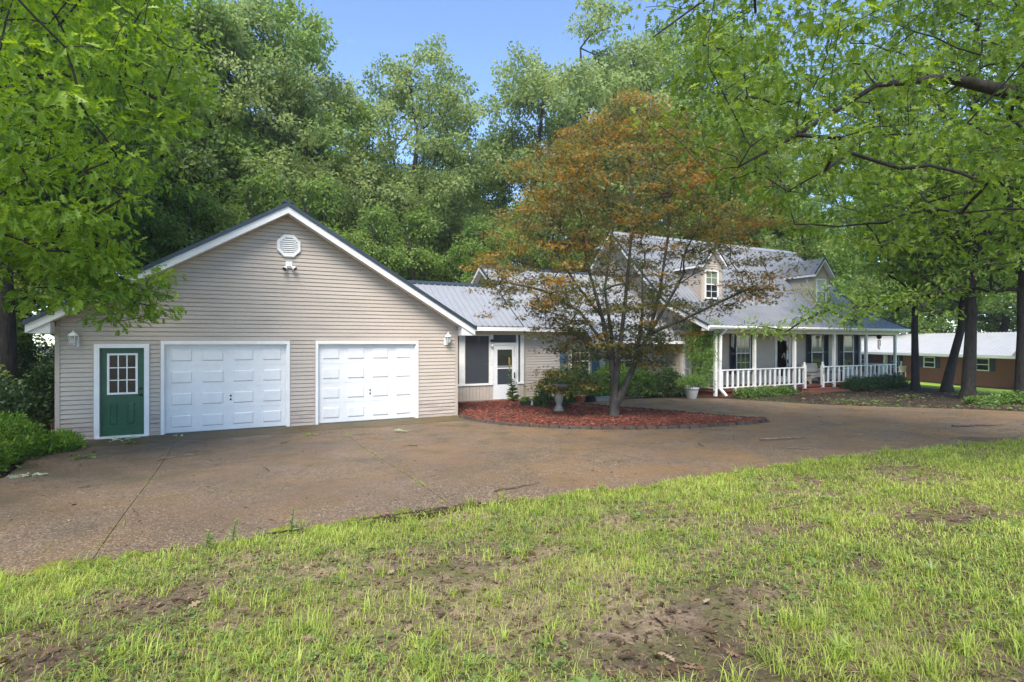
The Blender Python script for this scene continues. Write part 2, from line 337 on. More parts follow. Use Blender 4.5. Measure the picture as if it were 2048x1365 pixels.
def drive_material():
    m = bpy.data.materials.new('aggregate'); m.use_nodes = True; n, l = nodes_of(m); n.clear()
    o = n.new("ShaderNodeOutputMaterial"); b = n.new("ShaderNodeBsdfPrincipled"); l.new(b.outputs[0], o.inputs[0]); b.inputs["Specular IOR Level"].default_value = .35
    g = n.new("ShaderNodeNewGeometry"); sx = n.new("ShaderNodeSeparateXYZ"); l.new(g.outputs["Position"], sx.inputs[0])
    def noise(s, d=5, r=.6):
        t = n.new("ShaderNodeTexNoise"); t.inputs["Scale"].default_value = s; t.inputs["Detail"].default_value = d; t.inputs["Roughness"].default_value = r; l.new(g.outputs["Position"], t.inputs["Vector"]); return t.outputs[0]
    def rng(x, a, c, lo=0, hi=1):
        t = n.new("ShaderNodeMapRange"); t.inputs[1].default_value = a; t.inputs[2].default_value = c; t.inputs[3].default_value = lo; t.inputs[4].default_value = hi; l.new(x, t.inputs[0]); return t.outputs[0]
    def mix(f, a, c, bt='MIX'):
        t = n.new("ShaderNodeMixRGB"); t.blend_type = bt
        for k, x in ((0, f), (1, a), (2, c)):
            if isinstance(x, tuple): t.inputs[k].default_value = (*x, 1)
            elif isinstance(x, float): t.inputs[k].default_value = x
            else: l.new(x, t.inputs[k])
        return t.outputs[0]
    def mul(a, c):
        t = n.new("ShaderNodeMath"); t.operation = 'MULTIPLY'; l.new(a, t.inputs[0]); l.new(c, t.inputs[1]) ; return t.outputs[0]
    vor = n.new("ShaderNodeTexVoronoi"); vor.inputs["Scale"].default_value = 58; l.new(g.outputs["Position"], vor.inputs["Vector"])
    hs = n.new("ShaderNodeSeparateColor"); l.new(vor.outputs["Color"], hs.inputs[0])
    rp = n.new("ShaderNodeValToRGB"); e = rp.color_ramp.elements
    cols = [(0, (.085, .056, .036)), (.3, (.175, .117, .070)), (.55, (.245, .165, .098)), (.8, (.31, .222, .140)), (1, (.48, .375, .27))]
    while len(e) < len(cols): e.new(.5)
    for i, (p, c) in enumerate(cols): e[i].position = p; e[i].color = (*c, 1)
    l.new(hs.outputs[0], rp.inputs[0])
    c = mix(rng(vor.outputs["Distance"], .25, .75, 0, .7), rp.outputs[0], (.070, .052, .040))
    c = mix(rng(noise(.55, 6), .40, .66, 0, .45), c, (.105, .078, .058))                    # grey worn areas
    c = mix(mul(rng(noise(.8, 6, .65), .42, .62, 0, .75), rng(sx.outputs["X"], 3, 15, .50, 1)), c, (.225, .130, .055))   # tan pollen film, to the house side
    c = mix(mul(rng(noise(1.3, 6, .7), .50, .62, 0, .6), rng(sx.outputs["Y"], -8.5, -1, .25, 1)), c, (.062, .062, .022))   # algae
    c = mix(rng(noise(3.5, 7, .7), .62, .72, 0, .5), c, (.16, .155, .025))
    c = mix(rng(noise(9, 6, .75), .52, .75, 0, .35), c, (.055, .040, .030))                # small dark stains
    c = mix(rng(noise(14, 4, .7), .62, .78, 0, .3), c, (.32, .25, .17))
    c = mix(mul(rng(noise(.35, 5, .6), .40, .58, 0, .42), rng(sx.outputs["X"], 1, 9, 1, .15)), c, (.060, .048, .040))     # damp dark slab on the garage side
    l.new(c, b.inputs["Base Color"]); l.new(rng(noise(.9, 5), .35, .65, .48, .85), b.inputs["Roughness"])
    bp = n.new("ShaderNodeBump"); bp.inputs["Strength"].default_value = .55; bp.inputs["Distance"].default_value = .006; bp.invert = True
    l.new(vor.outputs["Distance"], bp.inputs["Height"]); l.new(bp.outputs[0], b.inputs["Normal"])
    MATS['aggregate'] = m
drive_material()
mat('apron', (.135, .095, .045), .7, var=.3, vscale=1.4, fine=.18, fscale=35, bump=.25, bscale=50, col2=(.075, .072, .030))
mat('joint_moss', (.10, .105, .020), .95, var=.3, vscale=5, bump=.5, col2=(.06, .045, .025))

drive = thing('driveway', None, None, (8, -4, 0), kind='structure')
def sheet(poly, x0, x1, y0, y1, lift, name, m, parent, step=.45, thick=.03):
    """slab of the drive that follows the fall of the ground, cut by the outline"""
    idx = {}; co = []; fs = []
    ny = max(1, int(round((y1 - y0) / step)))
    for k in range(ny):
        p = clip_poly(poly, x0, x1, y0 + (y1 - y0) * k / ny, y0 + (y1 - y0) * (k + 1) / ny)
        if len(p) < 3: continue
        f = []
        for q in p:
            key = (round(q[0], 4), round(q[1], 4))
            if key not in idx: idx[key] = len(co); co.append((key[0], key[1], float(G(key[0], key[1])) + lift))
            if not f or f[-1] != idx[key]: f.append(idx[key])
        if f and f[0] == f[-1]: f.pop()
        if len(f) >= 3: fs.append(f)
    if not fs: return None
    mb = MB(); mb.v = co; mb.f = fs
    o = mb.build(name, m, parent); s = o.modifiers.new('thickness', 'SOLIDIFY'); s.thickness = thick; s.offset = -1; return o
sheet(DRIVE, -4, 33, -19.5, 3, .027, 'joint_bed', 'joint_moss', drive, .6, .01)
GAP = .006
for x0, x1 in ((-4, 2.3), (2.3, 5.75), (5.75, 9.5)):
    for y0, y1 in ((-9.6, -6.62), (-6.62, -4.2), (-4.2, -1.05)):
        sheet(DRIVE, x0 + GAP, x1 - GAP, y0 + GAP, y1 - GAP, .034, 'concrete_slab', 'aggregate', drive)
for x0, x1 in ((-.3, 4.9), (4.9, 9.3)):
    sheet(DRIVE, x0 + GAP, x1 - GAP, -1.05 + GAP, .02, .038, 'apron_slab', 'apron', drive)
for x0, x1, y0, y1 in ((9.5, 14.8, -10.5, -6.6), (14.8, 21, -14, -6.6), (21, 33, -19.5, -6.6), (9.5, 16.4, -6.6, 3), (16.4, 20.2, -6.6, 3), (20.2, 26, -6.6, 0)):
    sheet(DRIVE, x0 + GAP * .6, x1 - GAP * .6, y0 + GAP * .6, y1 - GAP * .6, .034, 'concrete_slab', 'aggregate', drive)

mulch = thing('mulch_bed', None, None, (12.5, -1.5, 0), kind='structure')
mat('mulch_soil', (.090, .028, .018), .95, var=.35, vscale=3, fine=.3, fscale=30, bump=1.0, bscale=25, col2=(.045, .016, .011))
def Zm(u, v):
    d = -dist_poly(u, v, MULCH); return G(u, v) + np.where(d > 0, .055 + .075 * sm(d / 1.0), -.03) + .012 * nz(u, v, 6, 1)
mu, mv = np.arange(8.9, 16.2, .09), np.arange(-5.7, 3.0, .09)
mme, mco = grid_mesh('mulch_surface', mu, mv, Zm, MATS['mulch_soil'])
mco2 = mco - np.array(mulch.location, np.float32); mme.vertices.foreach_set("co", mco2.ravel()); mme.update()
link_mesh('mulch_surface', mme, mulch)
# edging blocks along the bed
eb = MB(); eb.add([(-.12, -.045, -.05), (.12, -.045, -.05), (.12, .045, -.05), (-.12, .045, -.05), (-.115, -.035, .045), (-.04, -.03, .065), (.04, -.03, .065), (.115, -.035, .045), (-.115, .035, .045), (-.04, .03, .065), (.04, .03, .065), (.115, .035, .045)],
                  [(0, 1, 7, 6, 5, 4), (3, 8, 9, 10, 11, 2), (0, 4, 8, 3), (1, 2, 11, 7), (4, 5, 9, 8), (5, 6, 10, 9), (6, 7, 11, 10), (0, 3, 2, 1)])
ebm = eb.mesh('edging_block'); ebm.materials.append(MATS['timber'])
rnd = random.Random(5)
ring = MULCH[:23]; acc = 0
for a, b in zip(ring[:-1], ring[1:]):
    a, b = Vector(a), Vector(b); L = (b - a).length; d = (b - a) / L; t = -acc
    while True:
        t += .262
        if t > L: acc = L - (t - .262); break
        p = a + d * t; o = link_mesh('edging_block', ebm, mulch, (p.x - 12.5, p.y + 1.5, float(G(p.x, p.y)) + .05 + rnd.uniform(-.012, .012)))
        o.rotation_euler = (rnd.uniform(-.08, .08), rnd.uniform(-.05, .05), math.atan2(d.y, d.x) + rnd.uniform(-.09, .09))
# ------------------------------------------------------------------ building pieces
def course_profile(mb, x0, x1, y, z0, z1, xt0=None, xt1=None, lip=.020):
    """one lap-siding board on a wall facing -y: leaning face, shadow groove along its top"""
    xt0 = x0 if xt0 is None else xt0; xt1 = x1 if xt1 is None else xt1
    zm_ = z1 - .015; f = (zm_ - z0) / max(z1 - z0, 1e-6); m0 = x0 + (xt0 - x0) * f; m1 = x1 + (xt1 - x1) * f
    return mb.add([(x0, y - lip, z0), (x1, y - lip, z0), (m1, y - .006, zm_), (m0, y - .006, zm_), (xt1, y + .012, zm_ + .004), (xt0, y + .012, zm_ + .004), (xt1, y + .012, z1), (xt0, y + .012, z1), (x0, y + .012, z0), (x1, y + .012, z0)],
                  [(0, 1, 2, 3), (3, 2, 4, 5), (5, 4, 6, 7), (0, 8, 9, 1)])
def cut(iv, holes):
    out = [iv]
    for h0, h1 in holes:
        nx = []
        for a, b in out:
            if h1 <= a or h0 >= b: nx.append((a, b)); continue
            if h0 > a + .01: nx.append((a, h0))
            if h1 < b - .01: nx.append((h1, b))
        out = nx
    return out
def siding_wall(parent, x0, x1, y, z0, z1, holes, pitch, m, joined=False, limit=None, name='siding_board'):
    """holes: (u0,u1,z0,z1). limit(z)->(umin,umax) cuts the boards to a gable"""
    k = 0; J = MB()
    z = z0
    while z < z1 - .02:
        t = min(z + pitch, z1)
        if limit:
            a0, a1 = limit(z); b0, b1 = limit(t)
        else: a0, a1, b0, b1 = x0, x1, x0, x1
        a0 = max(a0, x0); a1 = min(a1, x1); b0 = max(b0, x0); b1 = min(b1, x1)
        if a1 - a0 > .05:
            segs = cut((a0, a1), [(h[0], h[1]) for h in holes if h[3] > z + .03 and h[2] < t - .03])
            for s0, s1 in segs:
                if not joined and s1 - s0 > 3.9:          # long courses are lapped from shorter boards
                    js = [s0]; q_ = s0 + 1.1 + 2.3 * ((k * .618) % 1)
                    while q_ < s1 - .6: js.append(q_); q_ += 3.66
                    js.append(s1); k += 1
                    for i_, (j0, j1) in enumerate(zip(js[:-1], js[1:])):
                        e0 = b0 if j0 == a0 else j0; e1 = b1 if j1 == a1 else j1 + (.02 if j1 != s1 else 0)
                        course_profile(MB(), j0, j1 + (.02 if j1 != s1 else 0), y - (.0025 if i_ % 2 else 0), z, t, e0, e1).build(name, m, parent)
                    continue
                mb = J if joined else MB()
                e0 = b0 if s0 == a0 else s0; e1 = b1 if s1 == a1 else s1
                if e1 < e0: e0 = e1 = (e0 + e1) / 2
                course_profile(mb, s0, s1, y, z, t, e0, e1)
                if not joined: mb.build(name, 'siding_dirty' if z < .45 else m, parent)
        z += pitch
    if joined: return J.build('siding', m, parent, kind='stuff')
def siding_side(parent, x, y0, y1, z0, z1, pitch, m, limit=None, face=-1, name='siding'):
    """lap siding on a wall that faces -x (face=-1) or +x"""
    J = MB(); z = z0
    while z < z1 - .02:
        t = min(z + pitch, z1); a0, a1 = limit(z) if limit else (y0, y1); b0, b1 = limit(t) if limit else (y0, y1)
        a0 = max(a0, y0); a1 = min(a1, y1); b0 = max(b0, y0); b1 = min(b1, y1)
        if a1 - a0 > .03:
            if b1 < b0: b0 = b1 = (b0 + b1) / 2
            J.add([(x + face * .015, a0, z), (x + face * .015, a1, z), (x + face * .002, b1, t), (x + face * .002, b0, t), (x, a0, z), (x, a1, z)], [(0, 1, 2, 3), (0, 4, 5, 1)])
        z += pitch
    return J.build(name, m, parent, kind='stuff')

def metal_roof(parent, x0, x1, ya, za, yb, zb, name='roof_panel', pitch=.229, m='roof_metal'):
    """ribbed sheet-metal slope from the eave (ya,za) up to (yb,zb); every ribbed strip is a piece of its own"""
    n = max(1, int(round((x1 - x0) / pitch))); w = (x1 - x0) / n
    s = Vector((0, yb - ya, zb - za)).normalized(); nn = Vector((1, 0, 0)).cross(s)
    if nn.z < 0: nn = -nn
    prof = [(0, 0), (.016, .032), (.046, .032), (.062, 0), (w * .5, 0.0), (w * .5 + .006, .004), (w * .5 + .022, .004), (w * .5 + .028, 0), (w + .002, 0)]
    L = Vector((0, yb - ya, zb - za)); a = Vector((0, ya, za)); root = root_of(parent).location
    mb = MB(); vs = []
    for q, h in prof: vs.append(Vector((q, 0, 0)) + nn * h)
    k = len(vs); vv = [p for p in vs] + [p + L for p in vs] + [p - nn * .012 - nn * h * 0 for p, (q, h) in zip(vs, prof)] + [p + L - nn * .012 for p in vs]
    fs = [(i, i + 1, k + i + 1, k + i) for i in range(k - 1)] + [(2 * k + i, 3 * k + i, 3 * k + i + 1, 2 * k + i + 1) for i in range(k - 1)] + [(i, 2 * k + i, 2 * k + i + 1, i + 1) for i in range(k - 1)] + [(k + i, k + i + 1, 3 * k + i + 1, 3 * k + i) for i in range(k - 1)]
    mb.add(vv, fs); me = mb.mesh(name); me.materials.append(MATS[m])
    for i in range(n):
        link_mesh(name, me, parent, Vector((x0 + i * w, ya, za)) - root)

def window(parent, u0, u1, z0, z1, y, cols=3, rows=2, frame='porch_white', glass=('glass_curtain', 'glass_dark'), fw=.05, depth=.06):
    """double-hung window on a wall facing -y; y is the wall face"""
    f = MB(); f.box(u0, u0 + fw, y - .035, y + .03, z0, z1); f.box(u1 - fw, u1, y - .035, y + .03, z0, z1); f.box(u0 + fw, u1 - fw, y - .033, y + .03, z1 - fw, z1); f.box(u0 - .02, u1 + .02, y - .05, y + .03, z0 - .02, z0 + fw * .9)
    w = f.build('window', frame, parent); zm = (z0 + z1) / 2
    B('meeting_rail', frame, w, (u0 + fw, u1 - fw, y - .025, y + .02, zm - .022, zm + .022))
    for (a, b, gm) in ((zm + .02, z1 - fw, glass[0]), (z0 + fw * .9, zm - .02, glass[1])):
        yy = y - .002 if gm == glass[0] else y + .008
        B('pane', gm, w, (u0 + fw, u1 - fw, yy, yy + .008, a, b))
        mb = MB()
        for i in range(1, cols): uu = u0 + fw + (u1 - u0 - 2 * fw) * i / cols; mb.box(uu - .009, uu + .009, yy - .008, yy - .001, a, b)
        for j in range(1, rows): zz = a + (b - a) * j / rows; mb.box(u0 + fw, u1 - fw, yy - .007, yy - .0015, zz - .009, zz + .009)
        if cols > 1 or rows > 1: mb.build('muntin', frame, w)
    return w
def shutter(parent, u0, u1, z0, z1, y, m):
    s = B('shutter', m, parent, (u0, u0 + .05, y - .045, y - .018, z0, z1), (u1 - .05, u1, y - .045, y - .018, z0, z1), (u0 + .05, u1 - .05, y - .044, y - .018, z0, z0 + .08), (u0 + .05, u1 - .05, y - .044, y - .018, z1 - .08, z1), (u0 + .05, u1 - .05, y - .044, y - .018, (z0 + z1) / 2 - .04, (z0 + z1) / 2 + .04))
    sl = MB(); z = z0 + .09
    while z < z1 - .1:
        sl.add([(u0 + .05, y - .040, z), (u1 - .05, y - .040, z), (u1 - .05, y - .020, z + .035), (u0 + .05, y - .020, z + .035), (u0 + .05, y - .034, z), (u1 - .05, y - .034, z)], [(0, 1, 2, 3), (0, 4, 5, 1)]); z += .038
    sl.build('louvre', m, s, kind='stuff'); return s
def raised(mb, u0, u1, z0, z1, y, h=.014, e=.035):
    """raised field with sloping margins on a door facing -y"""
    a = [(u0, y, z0), (u1, y, z0), (u1, y, z1), (u0, y, z1)]; g = [(u0 + e * .4, y + h * .7, z0 + e * .4), (u1 - e * .4, y + h * .7, z0 + e * .4), (u1 - e * .4, y + h * .7, z1 - e * .4), (u0 + e * .4, y + h * .7, z1 - e * .4)]
    t = [(u0 + e * 1.4, y - h, z0 + e * 1.4), (u1 - e * 1.4, y - h, z0 + e * 1.4), (u1 - e * 1.4, y - h, z1 - e * 1.4), (u0 + e * 1.4, y - h, z1 - e * 1.4)]
    k = [(0, 1, 5, 4), (1, 2, 6, 5), (2, 3, 7, 6), (3, 0, 4, 7), (4, 5, 9, 8), (5, 6, 10, 9), (6, 7, 11, 10), (7, 4, 8, 11), (8, 9, 10, 11)]
    return mb.add(a + g + t, k)
def frame_cut(mb, u0, u1, z0, z1, y0, y1, holes):
    """a slab with rectangular openings, cut into boxes on the grid of all edges"""
    xs = sorted({u0, u1, *[h[0] for h in holes], *[h[1] for h in holes]}); zs = sorted({z0, z1, *[h[2] for h in holes], *[h[3] for h in holes]})
    for a, b in zip(zs[:-1], zs[1:]):
        run = None
        for c, d in zip(xs[:-1], xs[1:]):
            hole = any(h[0] <= c + 1e-6 and h[1] >= d - 1e-6 and h[2] <= a + 1e-6 and h[3] >= b - 1e-6 for h in holes)
            if hole:
                if run: mb.box(run[0], run[1], y0, y1, a, b); run = None
            else: run = (run[0], d) if run else (c, d)
        if run: mb.box(run[0], run[1], y0, y1, a, b)
    return mb

# ------------------------------------------------------------------ garage
gar = thing('garage', 'wide beige lap-sided garage with front gable and two white doors', 'garage', (4.6, 0, 0))
GW, GD, GM = 9.23, 8.2, 4.615
SL = .598; ZE = 2.52                      # roof slope; soffit height
def gtop(u): return 5.40 - SL * abs(u - GM)
HOLES = [(.66, 1.71, -1, 2.14), (1.90, 4.70, -1, 2.20), (5.28, 8.06, -1, 2.20)]
wall = MB(); frame_cut(wall, .01, GW - .01, -.1, 2.5, .02, .16, [(h[0], h[1], -.1, h[3] - .0) for h in HOLES])
wall.prism([(.01, .02, 2.5), (GW - .01, .02, 2.5), (GW - .01, .02, gtop(GW)), (GM, .02, 5.40), (.01, .02, gtop(0))], (0, .14, 0))
wall.box(.01, .15, .16, GD, -.1, 2.55); wall.box(GW - .15, GW - .01, .16, GD, -.1, 2.55); wall.box(.15, GW - .15, GD - .15, GD, -.1, 2.55)
gw = wall.build('wall', 'siding', gar)
B('floor', 'concrete', gar, (.16, GW - .16, .17, GD - .16, -.05, .03))
siding_wall(gw, .085, GW - .085, .004, .02, 5.40, HOLES + [(4.30, 4.98, 4.38, 4.82)][:0], .1, 'siding', limit=lambda z: (GM - (5.40 - z) / SL - .02, GM + (5.40 - z) / SL + .02))
for u in (0, GW - .085):
    B('corner_board', 'corner_trim', gw, (u, u + .085, -.022, .004, .0, 2.52))
siding_side(gw, 0.0, .01, GD, .02, 2.5, .1, 'siding', face=-1); siding_side(gw, GW, .01, GD, .02, 2.5, .1, 'siding', face=1)
for (u0, u1, _, z1) in HOLES:             # J-channel round each opening
    B('opening_trim', 'corner_trim', gw, (u0 - .004, u0 + .018, -.024, .0, .02, z1 + .02), (u1 - .018, u1 + .004, -.024, .0, .02, z1 + .02), (u0 + .018, u1 - .018, -.024, .0, z1, z1 + .02))
# roof
def slope(name, m, t0, t1, y0, y1, parent, ext=0.40, over=0):
    mb = MB()
    for s in (-1, 1):
        ue = GM + s * (GW / 2 + ext)
        mb.prism([(GM, y0, 5.40 + t0), (ue, y0, 5.40 - SL * (GW / 2 + ext) + t0), (ue, y0, 5.40 - SL * (GW / 2 + ext) + t1), (GM, y0, 5.40 + t1)], (0, y1 - y0, 0))
    return mb.build(name, m, parent)
roof = slope('roof', 'roof_metal', .14, .20, -.36, GD + .3, gar)
slope('rake_fascia', 'fascia_white', -.035, .138, -.375, -.345, roof)
slope('rake_trim', 'dark_trim', .140, .235, -.41, -.30, roof, ext=.44)
slope('soffit', 'fascia_white', -.02, .0, -.344, -.02, roof, ext=.30)
B('ridge_cap', 'dark_trim', roof, (GM - .12, GM + .12, -.405, GD + .3, 5.62, 5.66))
for s in (-1, 1):                          # boxed eave returns
    ue = GM + s * (GW / 2 + .40); uw = GM + s * GW / 2; zr = 5.40 - SL * (GW / 2 + .40)
    B('eave_fascia', 'fascia_white', roof, (min(ue, ue - s * .03), max(ue, ue - s * .03), -.34, GD + .3, zr - .03, zr + .135))
    m2 = MB(); m2.prism([(uw, -.340, zr - .04), (ue - s * .032, -.340, zr - .04), (ue - s * .032, -.340, zr - .02), (uw, -.340, zr + SL * .37 - .02)], (0, .335, 0)); m2.build('eave_return', 'fascia_white', roof)
    B('eave_soffit', 'fascia_white', roof, (min(uw, ue - s * .032), max(uw, ue - s * .032), 0.02, GD + .3, zr - .045, zr - .03))
# octagonal vent
v = MB(); oc = [(math.cos(R(22.5 + 45 * i)), math.sin(R(22.5 + 45 * i))) for i in range(8)]
CX, CZ = 4.66, 4.60
po = [(CX + .305 * a, -.05, CZ + .305 * b) for a, b in oc]; pi_ = [(CX + .225 * a, -.058, CZ + .225 * b) for a, b in oc]; pm = [(CX + .285 * a, -.066, CZ + .285 * b) for a, b in oc]; pb = [(CX + .305 * a, .0, CZ + .305 * b) for a, b in oc]; pk = [(CX + .222 * a, -.02, CZ + .222 * b) for a, b in oc]
v.add(po + pm + pi_ + pb + pk, [(i, (i + 1) % 8, 8 + (i + 1) % 8, 8 + i) for i in range(8)] + [(8 + i, 8 + (i + 1) % 8, 16 + (i + 1) % 8, 16 + i) for i in range(8)] + [(24 + i, 24 + (i + 1) % 8, (i + 1) % 8, i) for i in range(8)] + [(16 + i, 16 + (i + 1) % 8, 32 + (i + 1) % 8, 32 + i) for i in range(8)])
vent = v.build('gable_vent', 'white_paint', gar)
B('backing', 'dark_metal', vent, (CX - .22, CX + .22, -.019, -.015, CZ - .22, CZ + .22))
for k in range(8):
    z = CZ - .2 + k * .05; hw = min(.205, .21 - max(0, abs(z + .02 - CZ) - .085))
    mb = MB(); mb.add([(CX - hw, -.058, z), (CX + hw, -.058, z), (CX + hw, -.022, z + .045), (CX - hw, -.022, z + .045), (CX - hw, -.052, z - .004), (CX + hw, -.052, z - .004), (CX + hw, -.018, z + .04), (CX - hw, -.018, z + .04)], [(0, 1, 2, 3), (4, 7, 6, 5), (0, 4, 5, 1), (1, 5, 6, 2), (2, 6, 7, 3), (3, 7, 4, 0)]); mb.build('louvre_slat', 'white_paint', vent)
# overhead doors
def overhead_door(u0, u1):
    d0, d1, zt = u0 + .085, u1 - .085, 2.125
    f = B('garage_door_frame', 'white_paint', gar, (u0 + .02, d0, -.03, .13, .03, 2.20), (d1, u1 - .02, -.03, .13, .03, 2.20), (d0, d1, -.03, .13, zt, 2.20))
    B('door_stop', 'white_paint', f, (d0, d0 + .02, .03, .075, .04, zt), (d1 - .02, d1, .03, .075, .04, zt), (d0 + .02, d1 - .02, .03, .075, zt - .03, zt))
    h = (zt - .05) / 4; dm = MB()
    for s in range(4): dm.box(d0, d1, .088, .125, .05 + s * h + .004, .05 + (s + 1) * h - .004)
    dm.box(d0, d1, .096, .12, .05, zt)
    door = dm.build('garage_door', 'white_door', gar)
    w = (d1 - d0) / 4
    for s in range(4):
        for c in range(4):
            mb = MB(); a0 = d0 + c * w + (.10 if c == 0 else .08); a1 = d0 + (c + 1) * w - (.10 if c == 3 else .08)
            raised(mb, a0, a1, .05 + s * h + .095, .05 + (s + 1) * h - .095, .0874, .019, .034).build('raised_panel', 'white_door', door)
    um = (d0 + d1) / 2 + .05
    for z in (.05 + 1 * h + .3, .05 + 1 * h + .21):
        MB().lathe([(.022, .0), (.022, -.012), (.010, -.022)], (um, .088, z), 10, 'y').build('lock', 'dark_metal', door)
    B('bottom_seal', 'grey_plastic', door, (d0, d1, .09, .12, .036, .049))
overhead_door(1.90, 4.70); overhead_door(5.28, 8.06)
# green side door
B('door_frame', 'white_paint', gar, (.68, .775, -.035, .12, .045, 2.135), (1.60, 1.695, -.035, .12, .045, 2.135), (.775, 1.60, -.035, .12, 2.045, 2.135))
B('threshold', 'white_paint', gar, (.70, 1.68, -.06, .14, .036, .075))
L0, L1, Z0, Z1 = .915, 1.46, 1.01, 1.91
dm = MB(); frame_cut(dm, .78, 1.595, .08, 2.04, .05, .09, [(L0, L1, Z0, Z1)]); gd = dm.build('entry_door', 'green_door', gar); gd['label'] = 'weathered dark green door with nine lights'
lf = MB(); frame_cut(lf, L0 - .012, L1 + .012, Z0 - .012, Z1 + .012, .032, .052, [(L0 + .03, L1 - .03, Z0 + .03, Z1 - .03)]); lf.build('light_frame', 'white_paint', gd)
pw = (L1 - L0 - .06) / 3; ph = (Z1 - Z0 - .06) / 3
for i in range(3):
    for j in range(3): B('pane', 'glass_dark', gd, (L0 + .03 + i * pw, L0 + .03 + (i + 1) * pw, .058, .064, Z0 + .03 + j * ph, Z0 + .03 + (j + 1) * ph))
for i in (1, 2):
    B('muntin', 'white_paint', gd, (L0 + .03 + i * pw - .011, L0 + .03 + i * pw + .011, .040, .057, Z0 + .03, Z1 - .03))
    B('muntin', 'white_paint', gd, (L0 + .03, L1 - .03, .041, .057, Z0 + .03 + i * ph - .011, Z0 + .03 + i * ph + .011))
for a in (.93, 1.25):
    raised(MB(), a, a + .19, .30, .83, .0494, .018, .034).build('raised_panel', 'green_door', gd)
MB().lathe([(.028, 0), (.03, -.012), (.014, -.02), (.014, -.045), (.03, -.06), (.026, -.08), (.008, -.086)], (1.53, .05, .98), 12, 'y').build('door_knob', 'dark_metal', gd)
MB().lathe([(.03, 0), (.03, -.014), (.018, -.022)], (1.53, .05, 1.12), 12, 'y').build('deadbolt', 'dark_metal', gd)

def wall_lantern(u, z, label, flip=1):
    t = thing('wall_lantern', label, 'wall lamp', (u, -.012, z)); y = -.012
    B('backplate', 'white_paint', t, (u + .03 * flip - .055, u + .03 * flip + .055, y - .02, y, z - .17, z + .05))
    MB().tube([(u + .03 * flip, y - .02, z - .12), (u + .01 * flip, y - .08, z - .16), (u, y - .12, z - .12)], .014, 8).build('arm', 'white_paint', t, True)
    MB().lathe([(.045, -.11), (.058, -.10), (.060, -.085), (.085, .07)], (u, y - .12, z), 6).build('glass_shade', 'glass_clear', t)
    MB().lathe([(.02, -.09), (.022, -.02), (.012, .02)], (u, y - .12, z), 10).build('bulb', 'clear_bulb', t, True)
    c = MB().lathe([(.10, .07), (.098, .085), (.062, .125), (.03, .15), (.018, .16), (.02, .175), (.008, .19), (.004, .225)], (u, y - .12, z), 12).build('cap', 'white_paint', t, True)
    ribs = MB()
    for k in range(6):
        a = 2 * math.pi * k / 6; ribs.tube([(u + .06 * math.cos(a), y - .12 + .06 * math.sin(a), z - .09), (u + .086 * math.cos(a), y - .12 + .086 * math.sin(a), z + .07)], .006, 4)
    ribs.build('cage', 'white_paint', t)
    return t
wall_lantern(.34, 2.24, 'white wall lantern beside the green door', 1); wall_lantern(8.89, 2.25, 'white wall lantern at the garage corner beside the screened breezeway', -1)
fl = thing('floodlight', 'white twin-head floodlight below the octagonal gable vent', 'floodlight', (4.66, -.012, 4.08))
B('mounting_plate', 'white_paint', fl, (4.58, 4.74, -.05, -.012, 4.05, 4.21))
B('sensor', 'clear_bulb', fl, (4.63, 4.70, -.075, -.05, 4.09, 4.17))
for s, du in ((-1, -.075), (1, .12)):
    a = Vector((4.66 + s * .04, -.06, 4.10)); d = Vector((du * 1.1, -.10, -.11)).normalized(); hd = MB()
    hd.tube([a, a + d * .04, a + d * .06, a + d * .13, a + d * .15], [.016, .016, .035, .062, .064], 12); h_ = hd.build('lamp_head', 'white_paint', fl, True)
    MB().tube([a + d * .151, a + d * .158], [.055, .05], 12).build('lens', 'glass_dark', h_)
# ------------------------------------------------------------------ breezeway between garage and house
bz = thing('breezeway', 'screened breezeway with ribbed metal roof between garage and house', 'breezeway', (11.1, 2.9, 0))
BY = 2.9
B('floor', 'concrete', bz, (9.25, 13.08, 2.86, 7.2, -.05, .10))
# knee wall of vertical boards
for a, b in ((9.26, 11.71), (12.70, 12.98)):
    n = max(1, int(round((b - a) / .13))); w = (b - a) / n
    B('knee_wall', 'corner_trim', bz, (a, b, BY + .02, BY + .06, .03, .62))
    for k in range(n): B('vertical_board', 'siding', bz, (a + k * w + .004, a + (k + 1) * w - .004, BY - .002, BY + .018, .03, .62))
    B('sill', 'white_paint', bz, (a, b, BY - .035, BY + .10, .622, .685))
for a, b in ((10.42, 10.62), (11.60, 11.735), (12.665, 12.745), (12.84, 12.98)):
    B('post', 'porch_white', bz, (a, b, BY - .01, BY + .09, .686, 2.42))
B('post', 'porch_white', bz, (11.715, 11.735, BY + .0, BY + .09, .10, .62)); B('post', 'porch_white', bz, (12.665, 12.695, BY + .0, BY + .09, .10, .62))
B('header', 'beam_cream', bz, (9.26, 12.98, BY - .015, BY + .10, 2.421, 2.56))
B('transom_rail', 'porch_white', bz, (11.737, 12.663, BY - .005, BY + .08, 2.04, 2.14))
for a, b, z0, z1 in ((9.27, 10.42, .69, 2.42), (10.62, 11.60, .69, 2.42), (11.737, 12.663, 2.14, 2.42), (12.747, 12.838, .69, 2.42)):
    B('screen', 'screen', bz, (a, b, BY + .04, BY + .043, z0, z1))
B('screen_trim', 'porch_white', bz, (10.622, 10.65, BY + .012, BY + .036, .69, 2.42), (11.57, 11.598, BY + .012, BY + .036, .69, 2.42), (10.652, 11.568, BY + .012, BY + .036, 2.385, 2.42))
dm = MB(); frame_cut(dm, 11.745, 12.655, .10, 2.035, BY + .005, BY + .045, [(11.90, 12.50, .62, 1.19), (11.90, 12.50, 1.235, 1.89)])
sd_ = dm.build('storm_door', 'white_door', bz)
